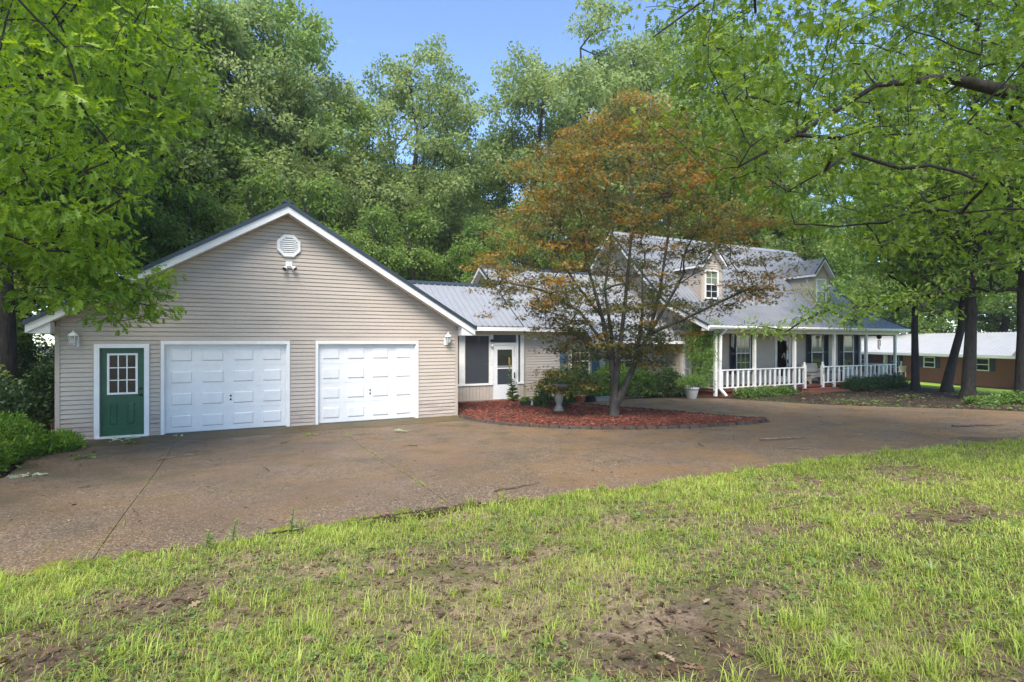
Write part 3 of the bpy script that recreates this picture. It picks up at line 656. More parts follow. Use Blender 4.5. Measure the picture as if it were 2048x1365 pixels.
B('pane', 'glass_storm', sd_, (11.90, 12.50, BY + .02, BY + .026, 1.235, 1.89)); B('screen', 'screen', sd_, (11.90, 12.50, BY + .022, BY + .025, .62, 1.19))
B('closer_bar', 'silver', sd_, (11.90, 12.50, BY - .004, BY + .004, 1.27, 1.30)); B('handle', 'dark_metal', sd_, (12.575, 12.60, BY - .045, BY - .005, .86, 1.03))
B('latch', 'dark_metal', sd_, (12.57, 12.61, BY - .006, BY + .004, .84, 1.05))
B('door_pull_cord', 'red_cord', bz, (12.57, 12.578, BY - .012, BY - .004, 1.64, 2.02))
# back wall and things seen dimly through the screen
bw = MB(); frame_cut(bw, 9.26, 13.08, .10, 2.55, 7.1, 7.2, [(10.2, 12.4, .9, 2.3)]); bw.build('rear_wall', 'siding', bz); B('screen', 'screen', bz, (10.2, 12.4, 7.14, 7.145, .9, 2.3))
B('freezer', 'interior_grey', bz, (11.9, 12.9, 5.9, 6.7, .101, 1.25))
# roof
def gable_slab(parent, name, m, x0, x1, pts, th=.05, drop=.02):
    """deck below the metal sheets; pts = eave, (break,) ridge, (break,) eave as (y,z)"""
    lo = [(x0, y, z - drop) for y, z in pts]; hi = [(x0, y, z - drop - th) for y, z in pts[::-1]]
    return MB().prism(lo + hi, (x1 - x0, 0, 0)).build(name, m, parent)
br = gable_slab(bz, 'roof', 'interior', 7.6, 12.74, [(2.54, 2.745), (5.0, 4.42), (7.46, 2.745)])
metal_roof(br, 7.6, 12.74, 2.50, 2.72, 5.0, 4.42)
MB().prism([(7.6, 5.0, 4.415), (7.6, 7.5, 2.72), (7.6, 7.5, 2.70), (7.6, 5.0, 4.395)], (5.14, 0, 0)).build('rear_sheet', 'roof_metal', br)
MB().prism([(7.6, 4.84, 4.33), (7.6, 5.0, 4.45), (7.6, 5.16, 4.33), (7.6, 5.16, 4.36), (7.6, 5.0, 4.478), (7.6, 4.84, 4.36)], (5.13, 0, 0)).build('ridge_cap', 'dark_trim', br)
B('fascia', 'fascia_white', br, (9.26, 12.98, 2.515, 2.545, 2.555, 2.70)); B('soffit', 'fascia_white', br, (9.26, 12.98, 2.546, 2.885, 2.57, 2.585))

# ------------------------------------------------------------------ house: low wing and one-and-a-half-storey main block with porch
hs = thing('house', 'beige lap-sided house with dormers, ribbed metal roof and railed front porch', 'house', (20, 3, 0))
# --- wing
wall = MB(); wall.box(13.02, 19.99, 3.02, 3.16, -.1, 2.62); wall.box(13.02, 13.16, 3.16, 10.0, -.1, 2.62); wall.box(13.16, 19.99, 9.86, 10.0, -.1, 2.62)
wall.prism([(13.02, 3.006, 2.62), (13.02, 10.0, 2.62), (13.02, 6.503, 5.12)], (.14, 0, 0))
ww = wall.build('wing_wall', 'siding', hs)
WH = [(15.08, 15.98, .72, 2.10), (17.25, 18.15, .72, 2.10)]
siding_wall(ww, 13.10, 19.98, 3.004, .03, 2.6, WH, .1, 'siding')
siding_side(ww, 13.02, 3.0, 10.0, 2.4, 5.1, .1, 'siding', limit=lambda z: (6.503 - (5.12 - z) / .715, 6.503 + (5.12 - z) / .715), face=-1)
B('corner_board', 'corner_trim', ww, (13.0, 13.10, 2.976, 3.004, .0, 2.6)); B('corner_board', 'corner_trim', ww, (12.985, 13.0, 2.92, 3.03, .0, 2.6))
for (a, b, z0, z1) in WH:
    window(hs, a, b, z0, z1, 2.99, 2, 2, 'white_paint', ('glass_dark', 'glass_dark'))
for a, b in ((14.60, 14.96), (16.08, 16.44), (16.78, 17.14), (18.26, 18.62)): shutter(hs, a, b, .66, 2.12, 2.99, 'shutter_blue')
wr = gable_slab(hs, 'wing_roof', 'interior', 12.76, 20.0, [(2.60, 2.73), (6.5, 5.40), (10.4, 2.73)])
metal_roof(wr, 12.76, 20.0, 2.55, 2.70, 6.5, 5.40)
MB().prism([(12.76, 6.5, 5.395), (12.76, 10.45, 2.70), (12.76, 10.45, 2.68), (12.76, 6.5, 5.375)], (7.24, 0, 0)).build('rear_sheet', 'roof_metal', wr)
MB().prism([(12.76, 6.34, 5.31), (12.76, 6.5, 5.43), (12.76, 6.66, 5.31), (12.76, 6.66, 5.34), (12.76, 6.5, 5.458), (12.76, 6.34, 5.34)], (7.23, 0, 0)).build('ridge_cap', 'dark_trim', wr)
for nm, m, t0, t1, x0 in (('rake_fascia', 'fascia_white', -.17, -.012, 12.735), ('rake_trim', 'dark_trim', -.010, .045, 12.715)):
    MB().prism([(x0, 2.54, 2.70 + t0), (x0, 6.5, 5.40 + t0), (x0, 10.46, 2.70 + t0), (x0, 10.46, 2.70 + t1), (x0, 6.5, 5.40 + t1), (x0, 2.54, 2.70 + t1)], (.024 if nm == 'rake_fascia' else .08, 0, 0)).build(nm, m, wr)
MB().prism([(12.76, 2.62, 2.60), (12.76, 6.5, 5.25), (12.76, 10.38, 2.60), (12.76, 10.38, 2.585), (12.76, 6.5, 5.235), (12.76, 2.62, 2.585)], (.26, 0, 0)).build('rake_soffit', 'fascia_white', wr)
B('fascia', 'fascia_white', wr, (12.76, 15.35, 2.565, 2.595, 2.54, 2.685)); B('soffit', 'fascia_white', wr, (12.76, 19.99, 2.596, 2.99, 2.555, 2.57))
# shed porch roof that carries the wing slope down over its window
sp = gable_slab(hs, 'entry_roof', 'interior', 15.37, 19.98, [(1.92, 2.25), (2.54, 2.68)], .04)
metal_roof(sp, 15.37, 19.98, 1.87, 2.235, 2.548, 2.699)
B('fascia', 'fascia_white', sp, (15.37, 19.98, 1.89, 1.915, 2.08, 2.215))
B('wing_paving', 'concrete', hs, (13.2, 19.9, 1.9, 3.0, -.1, .035))

# --- main block
U0, U1, VF, VB, VR, ZR = 20.0, 32.45, 2.2, 10.3, 6.25, 7.42
VK, ZK, VE, ZEV = 2.5, 3.85, .15, 2.80         # kick of the roof, eave
SM = (ZR - ZK) / (VR - VK)
def roof_v(z):                                # front and rear edge of the gable at height z
    f = VK + (z - ZK) / SM if z > ZK else VE + (z - ZEV) / ((ZK - ZEV) / (VK - VE))
    return f, VR + (ZR - z) / SM
wall = MB()
for x in (U0 + .006, U1 - .146):
    wall.prism([(x, VF, -.1), (x, VB, -.1), (x, VB, 3.45), (x, VR, ZR - .17), (x, VK, ZK - .17), (x, VF, ZK - .32)], (.14, 0, 0))
    wall.prism([(x, .50, 2.60), (x, VF, 2.60), (x, VF, ZK - .32), (x, .50, 2.80)], (.14, 0, 0))
wall.box(U0 + .146, U1 - .146, VF + .02, VF + .15, .1, 3.6); wall.box(U0 + .146, U1 - .146, VB - .15, VB, -.1, 3.4)
mw = wall.build('wall', 'siding', hs)
FH = [(23.30, 24.23, .80, 2.50), (25.86, 26.98, .25, 2.46), (28.52, 29.43, .80, 2.50), (31.06, 31.92, .80, 2.50)]
siding_wall(mw, U0 + .09, U1 - .09, VF + .004, .27, 2.72, FH, .1, 'siding', joined=True)
siding_side(mw, U0, VF, VB, .05, 2.6, .1, 'siding', limit=lambda z: (VF, VB), face=-1)
siding_side(mw, U0, .45, VB, 2.6, ZR - .17, .1, 'siding', limit=lambda z: (max(.5, roof_v(z + .17)[0]), min(VB, roof_v(z + .17)[1])), face=-1)
siding_side(mw, U1, .45, VB, .05, ZR - .17, .1, 'siding', limit=lambda z: (VF if z < 2.6 else max(.5, roof_v(z + .17)[0]), min(VB, roof_v(z + .17)[1])), face=1)
B('corner_board', 'corner_trim', mw, (U0 - .02, U0 + .09, VF - .022, VF + .004, .26, 2.7)); B('corner_board', 'corner_trim', mw, (U1 - .09, U1 + .02, VF - .022, VF + .004, .26, 2.7))
for i in (0, 2, 3):
    a, b, z0, z1 = FH[i]; window(hs, a, b, z0, z1, VF - .012, 3 if i == 0 else 1, 2 if i == 0 else 1, 'porch_white')
for a, b in ((22.90, 23.28), (24.25, 24.60), (28.12, 28.50), (29.45, 29.83), (30.66, 31.04), (31.94, 32.31)): shutter(hs, a, b, .74, 2.54, VF - .012, 'shutter_navy')
# front door
B('front_door_frame', 'porch_white', hs, (25.86, 25.97, VF - .035, VF + .1, .26, 2.46), (26.87, 26.98, VF - .035, VF + .1, .26, 2.46), (25.97, 26.87, VF - .035, VF + .1, 2.34, 2.46))
dm = MB(); frame_cut(dm, 25.975, 26.865, .27, 2.335, VF + .01, VF + .05, [(26.09, 26.75, .55, 2.22)]); fd = dm.build('front_door', 'porch_white', hs)
B('pane', 'glass_dark', fd, (26.09, 26.75, VF + .02, VF + .028, .55, 2.22)); B('handle', 'dark_metal', fd, (26.79, 26.82, VF - .03, VF + .01, 1.15, 1.32))
# roof sheets
mr = gable_slab(hs, 'main_roof', 'interior', 19.47, 33.0, [(VE + .05, ZEV + .022), (VK, ZK), (VR, ZR), (10.55, ZR - SM * (10.55 - VR))], .07)
metal_roof(mr, 19.47, 33.0, VE, ZEV, VK + .02, ZK, 'porch_roof_panel', m='roof_metal_dimmed')
metal_roof(mr, 19.47, 33.0, VK - .06, ZK - .045, VR, ZR, 'roof_panel', m='roof_metal_dimmed')
MB().prism([(19.47, VR, ZR - .005), (19.47, 10.6, ZR - SM * (10.6 - VR)), (19.47, 10.6, ZR - SM * (10.6 - VR) - .015), (19.47, VR, ZR - .02)], (13.53, 0, 0)).build('rear_sheet', 'roof_metal', mr)
MB().prism([(19.47, VR - .16, ZR - .12), (19.47, VR, ZR + .03), (19.47, VR + .16, ZR - .12), (19.47, VR + .16, ZR - .09), (19.47, VR, ZR + .06), (19.47, VR - .16, ZR - .09)], (13.53, 0, 0)).build('ridge_cap', 'roof_metal', mr)
for x0, w in ((19.44, .026), (33.004, .026)):
    for nm, m, t0, t1, dx in (('rake_fascia', 'fascia_white', -.20, -.012, 0), ('rake_trim', 'dark_trim', -.010, .05, -.025)):
        p = [(VE - .01, ZEV), (VK, ZK), (VR, ZR), (10.6, ZR - SM * (10.6 - VR))]
        MB().prism([(x0 + dx, y, z + t0) for y, z in p] + [(x0 + dx, y, z + t1) for y, z in p[::-1]], (w - 2 * dx, 0, 0)).build(nm, m, mr)
for x0, x1 in ((19.467, 19.985), (32.475, 33.0)):
    p = [(VE + .08, ZEV - .10), (VK, ZK - .15), (VR, ZR - .16), (10.5, ZR - SM * (10.5 - VR) - .16)]
    MB().prism([(x0, y, z) for y, z in p] + [(x0, y, z - .015) for y, z in p[::-1]], (x1 - x0, 0, 0)).build('rake_soffit', 'fascia_white', mr)
    B('eave_return', 'fascia_white', mr, (x0, x1, VE + .06, .50, 2.60, 2.72))
# gutter and downspout
gt = MB(); gt.prism([(19.45, VE - .09, 2.79), (19.45, VE - .11, 2.73), (19.45, VE - .07, 2.66), (19.45, VE + .01, 2.66), (19.45, VE + .01, 2.79), (19.45, VE - .005, 2.79), (19.45, VE - .005, 2.68), (19.45, VE - .065, 2.68), (19.45, VE - .09, 2.73), (19.45, VE - .078, 2.79)], (13.57, 0, 0))
gut = gt.build('gutter', 'porch_white', hs)
dsp = MB()
def bar(mb, a, b, w=.05, d=.035):
    a, b = Vector(a), Vector(b); z = (b - a).normalized(); x = z.cross(Vector((0, 1, 0))) if abs(z.y) < .9 else z.cross(Vector((1, 0, 0))); x.normalize(); y = z.cross(x)
    return mb.add([a - x * w - y * d, a + x * w - y * d, a + x * w + y * d, a - x * w + y * d, b - x * w - y * d, b + x * w - y * d, b + x * w + y * d, b - x * w + y * d], [(0, 3, 2, 1), (4, 5, 6, 7), (0, 1, 5, 4), (1, 2, 6, 5), (2, 3, 7, 6), (3, 0, 4, 7)])
bar(dsp, (20.35, .10, 2.66), (20.30, .30, 2.45), .035, .035); bar(dsp, (20.29, .32, 2.46), (20.26, .34, .34)); bar(dsp, (20.26, .34, .36), (20.36, .1, .07))
dsp.build('downspout', 'porch_white', gut)
# porch deck, posts, beam
DZ = .25
B('porch_floor', 'deck_wood', hs, (U0 + .05, U1, .40, VF, DZ - .05, DZ)); B('porch_skirt', 'brick_red', hs, (U0 + .1, U1 - .05, .48, VF - .05, -.2, DZ - .051))
B('porch_ceiling', 'beam_cream', hs, (U0 + .15, U1 - .15, .5, VF - .02, 2.62, 2.64))
B('porch_beam', 'beam_cream', hs, (U0 + .0, U1 + .02, .36, .48, 2.50, 2.70), (U0, U1 + .02, .20, .359, 2.64, 2.70))
for x in (U0, U1 - .12): B('porch_side_beam', 'beam_cream', hs, (x, x + .12, .482, VF - .01, 2.45, 2.60))
PU = [20.12, 22.32, 24.81, 27.53, 29.96, 32.36]
for u in PU: B('porch_post', 'porch_white', hs, (u - .055, u + .055, .37, .475, .05, 2.50))
for u in (20.12, 32.36): B('porch_post', 'porch_white', hs, (u - .05, u + .05, VF - .14, VF - .03, DZ, 2.45))
rail = B('porch_railing', 'porch_white', hs, *[(a, b, .385, .465, 1.03, 1.075) for a, b in ((20.175, 22.265), (22.375, 24.755), (24.865, 25.41), (26.77, 27.475), (27.585, 29.905), (30.015, 32.305))],
         *[(a, b, .40, .455, .335, .375) for a, b in ((20.175, 22.265), (22.375, 24.755), (24.865, 25.41), (26.77, 27.475), (27.585, 29.905), (30.015, 32.305))])
bal = MB().box(-.047, .047, -.02, .02, 0, .655).mesh('baluster'); bal.materials.append(MATS['porch_white'])
for a, b in ((20.175, 22.265), (22.375, 24.755), (24.865, 25.41), (26.77, 27.475), (27.585, 29.905), (30.015, 32.305)):
    n = max(1, int(round((b - a) / .315)) - 1)
    for k in range(n): link_mesh('baluster', bal, rail, Vector((a + (b - a) * (k + 1) / (n + 1), .425, .375)) - hs.location)
for x in (20.12, 32.36):      # side rails
    sr = B('side_railing', 'porch_white', hs, (x - .03, x + .03, .476, 2.06, 1.03, 1.075), (x - .025, x + .025, .476, 2.06, .335, .375))
    for k in range(4):
        o = link_mesh('baluster', bal, sr, Vector((x, .80 + .315 * k, .375)) - hs.location); o.rotation_euler = (0, 0, R(90))
for u in (21.2, 23.55, 28.75, 31.2): B('railing_foot', 'porch_white', hs, (u - .045, u + .045, .38, .46, .05, .334))
for u in (25.47, 26.71):
    nw = B('newel_post', 'porch_white', hs, (u - .055, u + .055, .36, .47, .05, 1.14)); MB().lathe([(.05, 1.14), (.05, 1.16), (.03, 1.175), (.03, 1.19), (.048, 1.22), (.045, 1.255), (.015, 1.275)], (u, .415, 0), 12).build('finial', 'porch_white', nw, True)
for k in range(4): B('house_number', 'dark_metal', nw, (26.69, 26.735, .352, .359, .96 - k * .075, 1.01 - k * .075))
B('step', 'brick_red', hs, (25.2, 27.3, .02, .36, -.1, .15)); B('step', 'brick_red', hs, (24.7, 27.5, -.34, .015, -.1, .07))
# dormers
def dormer(uc):
    w, y, z0, ze, za = .60, 2.62, 3.90, 5.60, 6.28
    d = MB(); d.prism([(uc - w + .01, y + .02, z0), (uc + w - .01, y + .02, z0), (uc + w - .01, y + .02, ze), (uc, y + .02, za), (uc - w + .01, y + .02, ze)], (0, 2.6, 0)); dm_ = d.build('dormer', 'siding', hs)
    siding_wall(dm_, uc - w + .07, uc + w - .07, y + .004, z0 + .02, za, [(uc - .40, uc + .40, 4.08, 5.33)], .1, 'siding', joined=True, limit=lambda z: (uc - w if z < ze else uc - (za - z) / 1.13, uc + w if z < ze else uc + (za - z) / 1.13))
    lim = lambda z: (y, VK + (z + .03 - ZK) / SM)
    siding_side(dm_, uc - w, y, 6, z0, ze, .1, 'siding', limit=lim, face=-1); siding_side(dm_, uc + w, y, 6, z0, ze, .1, 'siding', limit=lim, face=1)
    B('corner_board', 'corner_trim', dm_, (uc - w - .015, uc - w + .07, y - .02, y + .004, z0, ze), (uc + w - .07, uc + w + .015, y - .02, y + .004, z0, ze), (uc - w - .016, uc - w - .001, y + .005, y + .07, z0, ze))
    wi = window(hs, uc - .40, uc + .40, 4.08, 5.33, y - .012, 2, 2, 'white_paint', ('glass_curtain', 'glass_dark'))
    s = 1.08; ov = .17; y0 = y - .24
    for sg in (-1, 1):
        x0 = uc; x1 = uc + sg * (w + ov); zt = za + .10; zb = zt - s * (w + ov)
        n = 12; yb = VK + (zt - ZK) / SM; ye = VK + (zb - ZK) / SM
        mb = MB(); mb.add([(x0, y0, zt), (x1, y0, zb), (x1, ye, zb), (x0, yb, zt), (x0, y0, zt - .03), (x1, y0, zb - .03), (x1, ye, zb - .03), (x0, yb, zt - .03)], [(0, 1, 2, 3), (4, 7, 6, 5), (0, 4, 5, 1), (1, 5, 6, 2), (2, 6, 7, 3)])
        sheet_ = mb.build('dormer_roof', 'roof_metal_dimmed', hs); nn = Vector((sg * s, 0, 1)).normalized()
        k = 0; yy = y0 + .03
        while yy < yb - .1:
            f = min(1.0, max(.02, (yb - yy) / (yb - ye))) if yy > ye else 1.0
            a = Vector((x0, yy, zt)); b_ = Vector((x0 + (x1 - x0) * f, yy, zt + (zb - zt) * f)); rb = MB()
            rb.add([a, a + Vector((0, .012, 0)) + nn * .02, a + Vector((0, .038, 0)) + nn * .02, a + Vector((0, .05, 0)), b_, b_ + Vector((0, .012, 0)) + nn * .02, b_ + Vector((0, .038, 0)) + nn * .02, b_ + Vector((0, .05, 0))], [(0, 1, 5, 4), (1, 2, 6, 5), (2, 3, 7, 6), (4, 5, 6, 7), (0, 3, 2, 1)])
            rb.build('rib', 'roof_metal_dimmed', sheet_); yy += .229
        xo = x1 - sg * .02
        B('dormer_fascia', 'fascia_white', sheet_, (min(xo, x1 - sg * .002), max(xo, x1 - sg * .002), y0 + .03, ye - .02, zb - .13, zb - .032))
        t = MB(); t.prism([(x0, y0 - .02, zt - .02), (x1, y0 - .02, zb - .02), (x1, y0 - .02, zb + .045), (x0, y0 - .02, zt + .045)], (0, .06, 0)); t.build('rake_trim', 'dark_trim', sheet_)
        t = MB(); t.prism([(x0, y0 + .005, zt - .15), (x1, y0 + .005, zb - .15), (x1, y0 + .005, zb - .032), (x0, y0 + .005, zt - .032)], (0, .03, 0)); t.build('rake_fascia', 'fascia_white', sheet_)
        t = MB(); t.prism([(x0, y0 + .036, zt - .10), (x1 - sg * .02, y0 + .036, zb - .10), (x1 - sg * .02, y0 + .036, zb - .115), (x0, y0 + .036, zt - .115)], (0, .2, 0)); t.build('soffit', 'fascia_white', sheet_)
dormer(22.26); dormer(29.92)

# ------------------------------------------------------------------ things on and around the porch
be = thing('bench', 'pale wooden plank bench on the porch by the steps', 'bench', (27.35, 1.2, DZ))
B('seat', 'bench_wood', be, (26.75, 27.95, 1.0, 1.38, .66, .70)); 
bk = MB(); bk.prism([(26.78, 1.40, .78), (27.92, 1.40, .78), (27.92, 1.50, 1.16), (26.78, 1.50, 1.16)], (0, .03, 0)); bk.build('backrest', 'bench_wood', be)
for u in (26.80, 27.86):
    lg = MB(); pts = [(u, 1.02, DZ), (u, 1.10, DZ)] + [(u, 1.19 - .09 * math.cos(math.pi * k / 8), DZ + .13 * math.sin(math.pi * k / 8)) for k in range(9)] + [(u, 1.28, DZ), (u, 1.38, DZ), (u, 1.49, .90), (u, 1.42, .90), (u, 1.36, .66), (u, 1.02, .66)]
    lg.prism(pts, (.035, 0, 0)); lg.build('leg', 'bench_wood', be)
fb = MB(); fp = [(26.84, 0, .50), (26.84, 0, .655), (27.855, 0, .655), (27.855, 0, .50), (27.70, 0, .50)] + [(27.35 + .35 * math.cos(math.pi * k / 8), 0, .50 + .06 * math.sin(math.pi * k / 8)) for k in range(1, 8)] + [(27.0, 0, .50)]
fb.prism([(x, 1.04, z) for x, _, z in fp], (0, .03, 0)); fb.build('apron', 'bench_wood', be)
st = thing('side_table', 'low dark side table behind the porch railing', 'table', (29.2, 1.5, DZ))
B('table_top', 'dark_metal', st, (28.85, 29.6, 1.25, 1.75, .70, .73))
for x in (28.9, 29.52):
    for y in (1.29, 1.68): B('leg', 'dark_metal', st, (x, x + .035, y, y + .035, DZ, .70))
wreath = thing('wreath', 'dark twig wreath hanging on the front door', 'wreath', (26.44, VF - .05, 1.85)); wm = MB(); wr_ = random.Random(2)
for k in range(46):
    a0 = wr_.uniform(0, 6.28); rr = .22 + wr_.uniform(-.06, .06); wm.tube([(26.44 + (rr + wr_.uniform(-.02, .02)) * math.cos(a0 + q * .22), VF - .05 + wr_.uniform(-.035, .02), 1.85 + (rr * 1.1 + wr_.uniform(-.02, .02)) * math.sin(a0 + q * .22)) for q in range(5)], .010, 4)
wm.build('twigs', 'wreath', wreath)
rb = MB(); rb.add([(26.40, VF - .09, 1.64), (26.46, VF - .10, 1.65), (26.55, VF - .08, 1.34), (26.51, VF - .075, 1.33)], [(0, 1, 2, 3)]); rb.add([(26.42, VF - .092, 1.64), (26.38, VF - .09, 1.63), (26.26, VF - .08, 1.40), (26.31, VF - .08, 1.38)], [(0, 1, 2, 3)])
rbo = rb.build('ribbon', 'bench_wood', wreath); rbo.modifiers.new('thickness', 'SOLIDIFY').thickness = .004
def chime(u, y, zt, label, tube_m, drop, top):
    t = thing('wind_chime', label, 'wind chime', (u, y, zt)); MB().tube([(u, y, zt), (u, y, zt - .12)], .004, 4).build('cord', 'dark_metal', t)
    top_o = MB().lathe([(.01, 0), (.07, -.03), (.07, -.05), (.01, -.06)] if not top else [(.02, .0), (.09, -.05), (.115, -.12), (.09, -.19), (.02, -.24)], (u, y, zt - .10), 14).build('top', 'dark_metal' if top else tube_m, t, True)
    z = zt - (.36 if top else .17)
    for k in range(6):
        a = k * math.pi / 3; MB().tube([(u + .05 * math.cos(a), y + .05 * math.sin(a), z - .02), (u + .05 * math.cos(a), y + .05 * math.sin(a), z - drop + .04 * k)], .011, 6).build('chime_tube', tube_m, t)
    MB().lathe([(.06, z - .005), (.06, z - .03)], (u, y, 0), 12).build('ring', tube_m, t)
    MB().lathe([(.03, z - drop * .8), (.03, z - drop * .8 - .015)], (u, y, 0), 10).build('clapper', tube_m, t)
chime(21.62, .9, 2.62, 'silver wind chime hanging before the first navy shutter', 'silver', .55, False)
chime(31.38, .62, 2.62, 'dark wind chime with a round globe top at the far porch end', 'dark_metal', .50, True)
pl = thing('porch_lamp', 'small white porch lamp left of the front door', 'wall lamp', (25.52, VF - .012, 2.42))
B('backplate', 'porch_white', pl, (25.47, 25.57, VF - .03, VF - .012, 2.32, 2.50)); MB().lathe([(.03, 2.30), (.06, 2.32), (.055, 2.44), (.02, 2.50)], (25.52, VF - .09, 0), 10).build('shade', 'glass_clear', pl)
MB().tube([(25.52, VF - .03, 2.46), (25.52, VF - .09, 2.49)], .01, 6).build('arm', 'porch_white', pl)
so = thing('solar_light', 'small solar light on the breezeway post beside the storm door', 'lamp', (11.68, BY - .011, 2.05))
pn = MB(); pn.prism([(11.62, BY - .09, 2.15), (11.73, BY - .09, 2.19), (11.71, BY - .02, 2.26), (11.60, BY - .02, 2.22)], (0, .0, .012)); pn.build('solar_panel', 'solar', so)
MB().tube([(11.67, BY - .02, 2.19), (11.67, BY - .02, 2.05)], .01, 6).build('bracket', 'white_paint', so); MB().lathe([(.03, 1.98), (.045, 2.0), (.045, 2.05), (.025, 2.08)], (11.67, BY - .057, 0), 10).build('lamp_head', 'clear_bulb', so, True)

# ------------------------------------------------------------------ neighbour's brick house beyond the oaks
NB = (52.76, 10.82, -.97); nb = thing('neighbour_house', 'long low red brick house with pale metal roof beyond the oak trunks', 'house', NB); nb.rotation_euler = (0, 0, math.atan2(-.912, -.410))
def NBx(name, m, parent, *b): return B(name, m, parent, *[(x0 + NB[0], x1 + NB[0], y0 + NB[1], y1 + NB[1], z0 + NB[2], z1 + NB[2]) for x0, x1, y0, y1, z0, z1 in b])
def nbr_material():
    m = bpy.data.materials.new('far_brick'); m.use_nodes = True; n, l = nodes_of(m); b = n["Principled BSDF"]; b.inputs["Roughness"].default_value = .85
    tc = n.new("ShaderNodeTexCoord"); sp_ = n.new("ShaderNodeSeparateXYZ"); cb = n.new("ShaderNodeCombineXYZ"); l.new(tc.outputs["Object"], sp_.inputs[0]); l.new(sp_.outputs["X"], cb.inputs[0]); l.new(sp_.outputs["Z"], cb.inputs[1])
    bt = n.new("ShaderNodeTexBrick"); bt.inputs["Color1"].default_value = (.235, .058, .036, 1); bt.inputs["Color2"].default_value = (.185, .046, .030, 1); bt.inputs["Mortar"].default_value = (.21, .12, .09, 1)
    bt.inputs["Scale"].default_value = 1.0; bt.inputs["Brick Width"].default_value = .215; bt.inputs["Row Height"].default_value = .075; bt.inputs["Mortar Size"].default_value = .009
    l.new(cb.outputs[0], bt.inputs["Vector"]); l.new(bt.outputs["Color"], b.inputs["Base Color"]); MATS['far_brick'] = m
nbr_material()
nw_ = MB()
frame_cut(nw_, .35, 10.0, 0, 2.1, .0, .2, [(2.45, 3.55, 1.1, 1.95), (7.0, 8.05, 1.1, 1.98)])
frame_cut(nw_, -13, .35, 0, 2.1, 2.0, 2.2, [(-3.6, -2.6, .8, 1.9), (-7.5, -6.5, .8, 1.9)])
nw_.box(.15, .35, .2, 2.0, 0, 2.1); nw_.box(9.8, 10.0, .2, 9, 0, 2.1); nw_.box(-13, 10, 9, 9.2, 0, 2.1); nw_.box(-13, -12.8, 2.2, 9, 0, 2.1)
nw_.v = [(a + NB[0], b + NB[1], c + NB[2]) for a, b, c in nw_.v]; nw_.build('wall', 'far_brick', nb)
for a, b, y, z0, z1 in ((2.45, 3.55, .0, 1.1, 1.95), (7.0, 8.05, .0, 1.1, 1.98), (-3.6, -2.6, 2.0, .8, 1.9), (-7.5, -6.5, 2.0, .8, 1.9)):
    w = NBx('window', 'white_paint', nb, (a, a + .07, y - .03, y + .1, z0, z1), (b - .07, b, y - .03, y + .1, z0, z1), (a + .07, b - .07, y - .03, y + .1, z1 - .07, z1), (a - .03, b + .03, y - .05, y + .1, z0, z0 + .07), (a + .07, b - .07, y - .02, y + .08, (z0 + z1) / 2 - .03, (z0 + z1) / 2 + .03))
    NBx('pane', 'glass_dark', w, (a + .07, b - .07, y + .03, y + .04, z0 + .07, z1 - .07))
    NBx('shutter', 'shutter_navy', nb, (a - .42, a - .04, y - .04, y - .005, z0, z1)); NBx('shutter', 'shutter_navy', nb, (b + .04, b + .42, y - .04, y - .005, z0, z1))
NBx('porch_floor', 'concrete', nb, (-13, .15, -.1, 2.0, 0, .25))
for x in (-12.8, -9.2, -5.6, -1.9): NBx('porch_column', 'white_paint', nb, (x, x + .22, .0, .22, .25, 2.1))
NBx('porch_screen_frame', 'white_paint', nb, (-1.6, .14, .02, .12, .25, .36), (.02, .14, .02, .12, .36, 1.5)); NBx('porch_beam', 'white_paint', nb, (-13, .15, -.02, .24, 2.101, 2.25))
NBx('front_door', 'white_paint', nb, (-1.5, -.6, 1.95, 1.999, .25, 2.05))
rf = MB(); rf.prism([(-13.6 + NB[0], -.6 + NB[1], 2.12 + NB[2]), (-13.6 + NB[0], 4.6 + NB[1], 3.75 + NB[2]), (-13.6 + NB[0], 9.8 + NB[1], 2.12 + NB[2]), (-13.6 + NB[0], 9.8 + NB[1], 2.2 + NB[2]), (-13.6 + NB[0], 4.6 + NB[1], 3.83 + NB[2]), (-13.6 + NB[0], -.6 + NB[1], 2.2 + NB[2])], (24.2, 0, 0)); nroof = rf.build('roof', 'roof_metal', nb)
rbm = MB()
for k in range(80):
    x = -13.5 + k * .30 + NB[0]; rbm.add([(x, -.6 + NB[1], 2.201 + NB[2]), (x + .02, -.6 + NB[1], 2.235 + NB[2]), (x + .05, -.6 + NB[1], 2.201 + NB[2]), (x, 4.6 + NB[1], 3.831 + NB[2]), (x + .02, 4.6 + NB[1], 3.865 + NB[2]), (x + .05, 4.6 + NB[1], 3.831 + NB[2])], [(0, 1, 4, 3), (1, 2, 5, 4), (0, 2, 1)])
rbm.build('ribs', 'roof_metal', nroof, kind='stuff'); NBx('fascia', 'fascia_white', nroof, (-13.6, 10.6, -.63, -.601, 2.02, 2.19))
sh = thing('shed', 'dark shed standing beyond the oaks beside the brick house', 'shed', (46.8, -1.6, -.97)); mat('shed_wood', (.035, .028, .024), .85, var=.2, stretch=(3, 3, .4)); mat('far_roof', (.12, .10, .085), .8)
B('wall', 'shed_wood', sh, (46.0, 49.6, -4.6, .6, -1.0, 1.3)); MB().prism([(45.7, -4.9, 1.301), (49.9, -4.9, 1.301), (47.8, -4.9, 2.4)], (0, 5.8, 0)).build('roof', 'far_roof', sh)
B('door', 'interior', sh, (45.985, 45.999, -2.6, -1.5, -.95, 1.0))
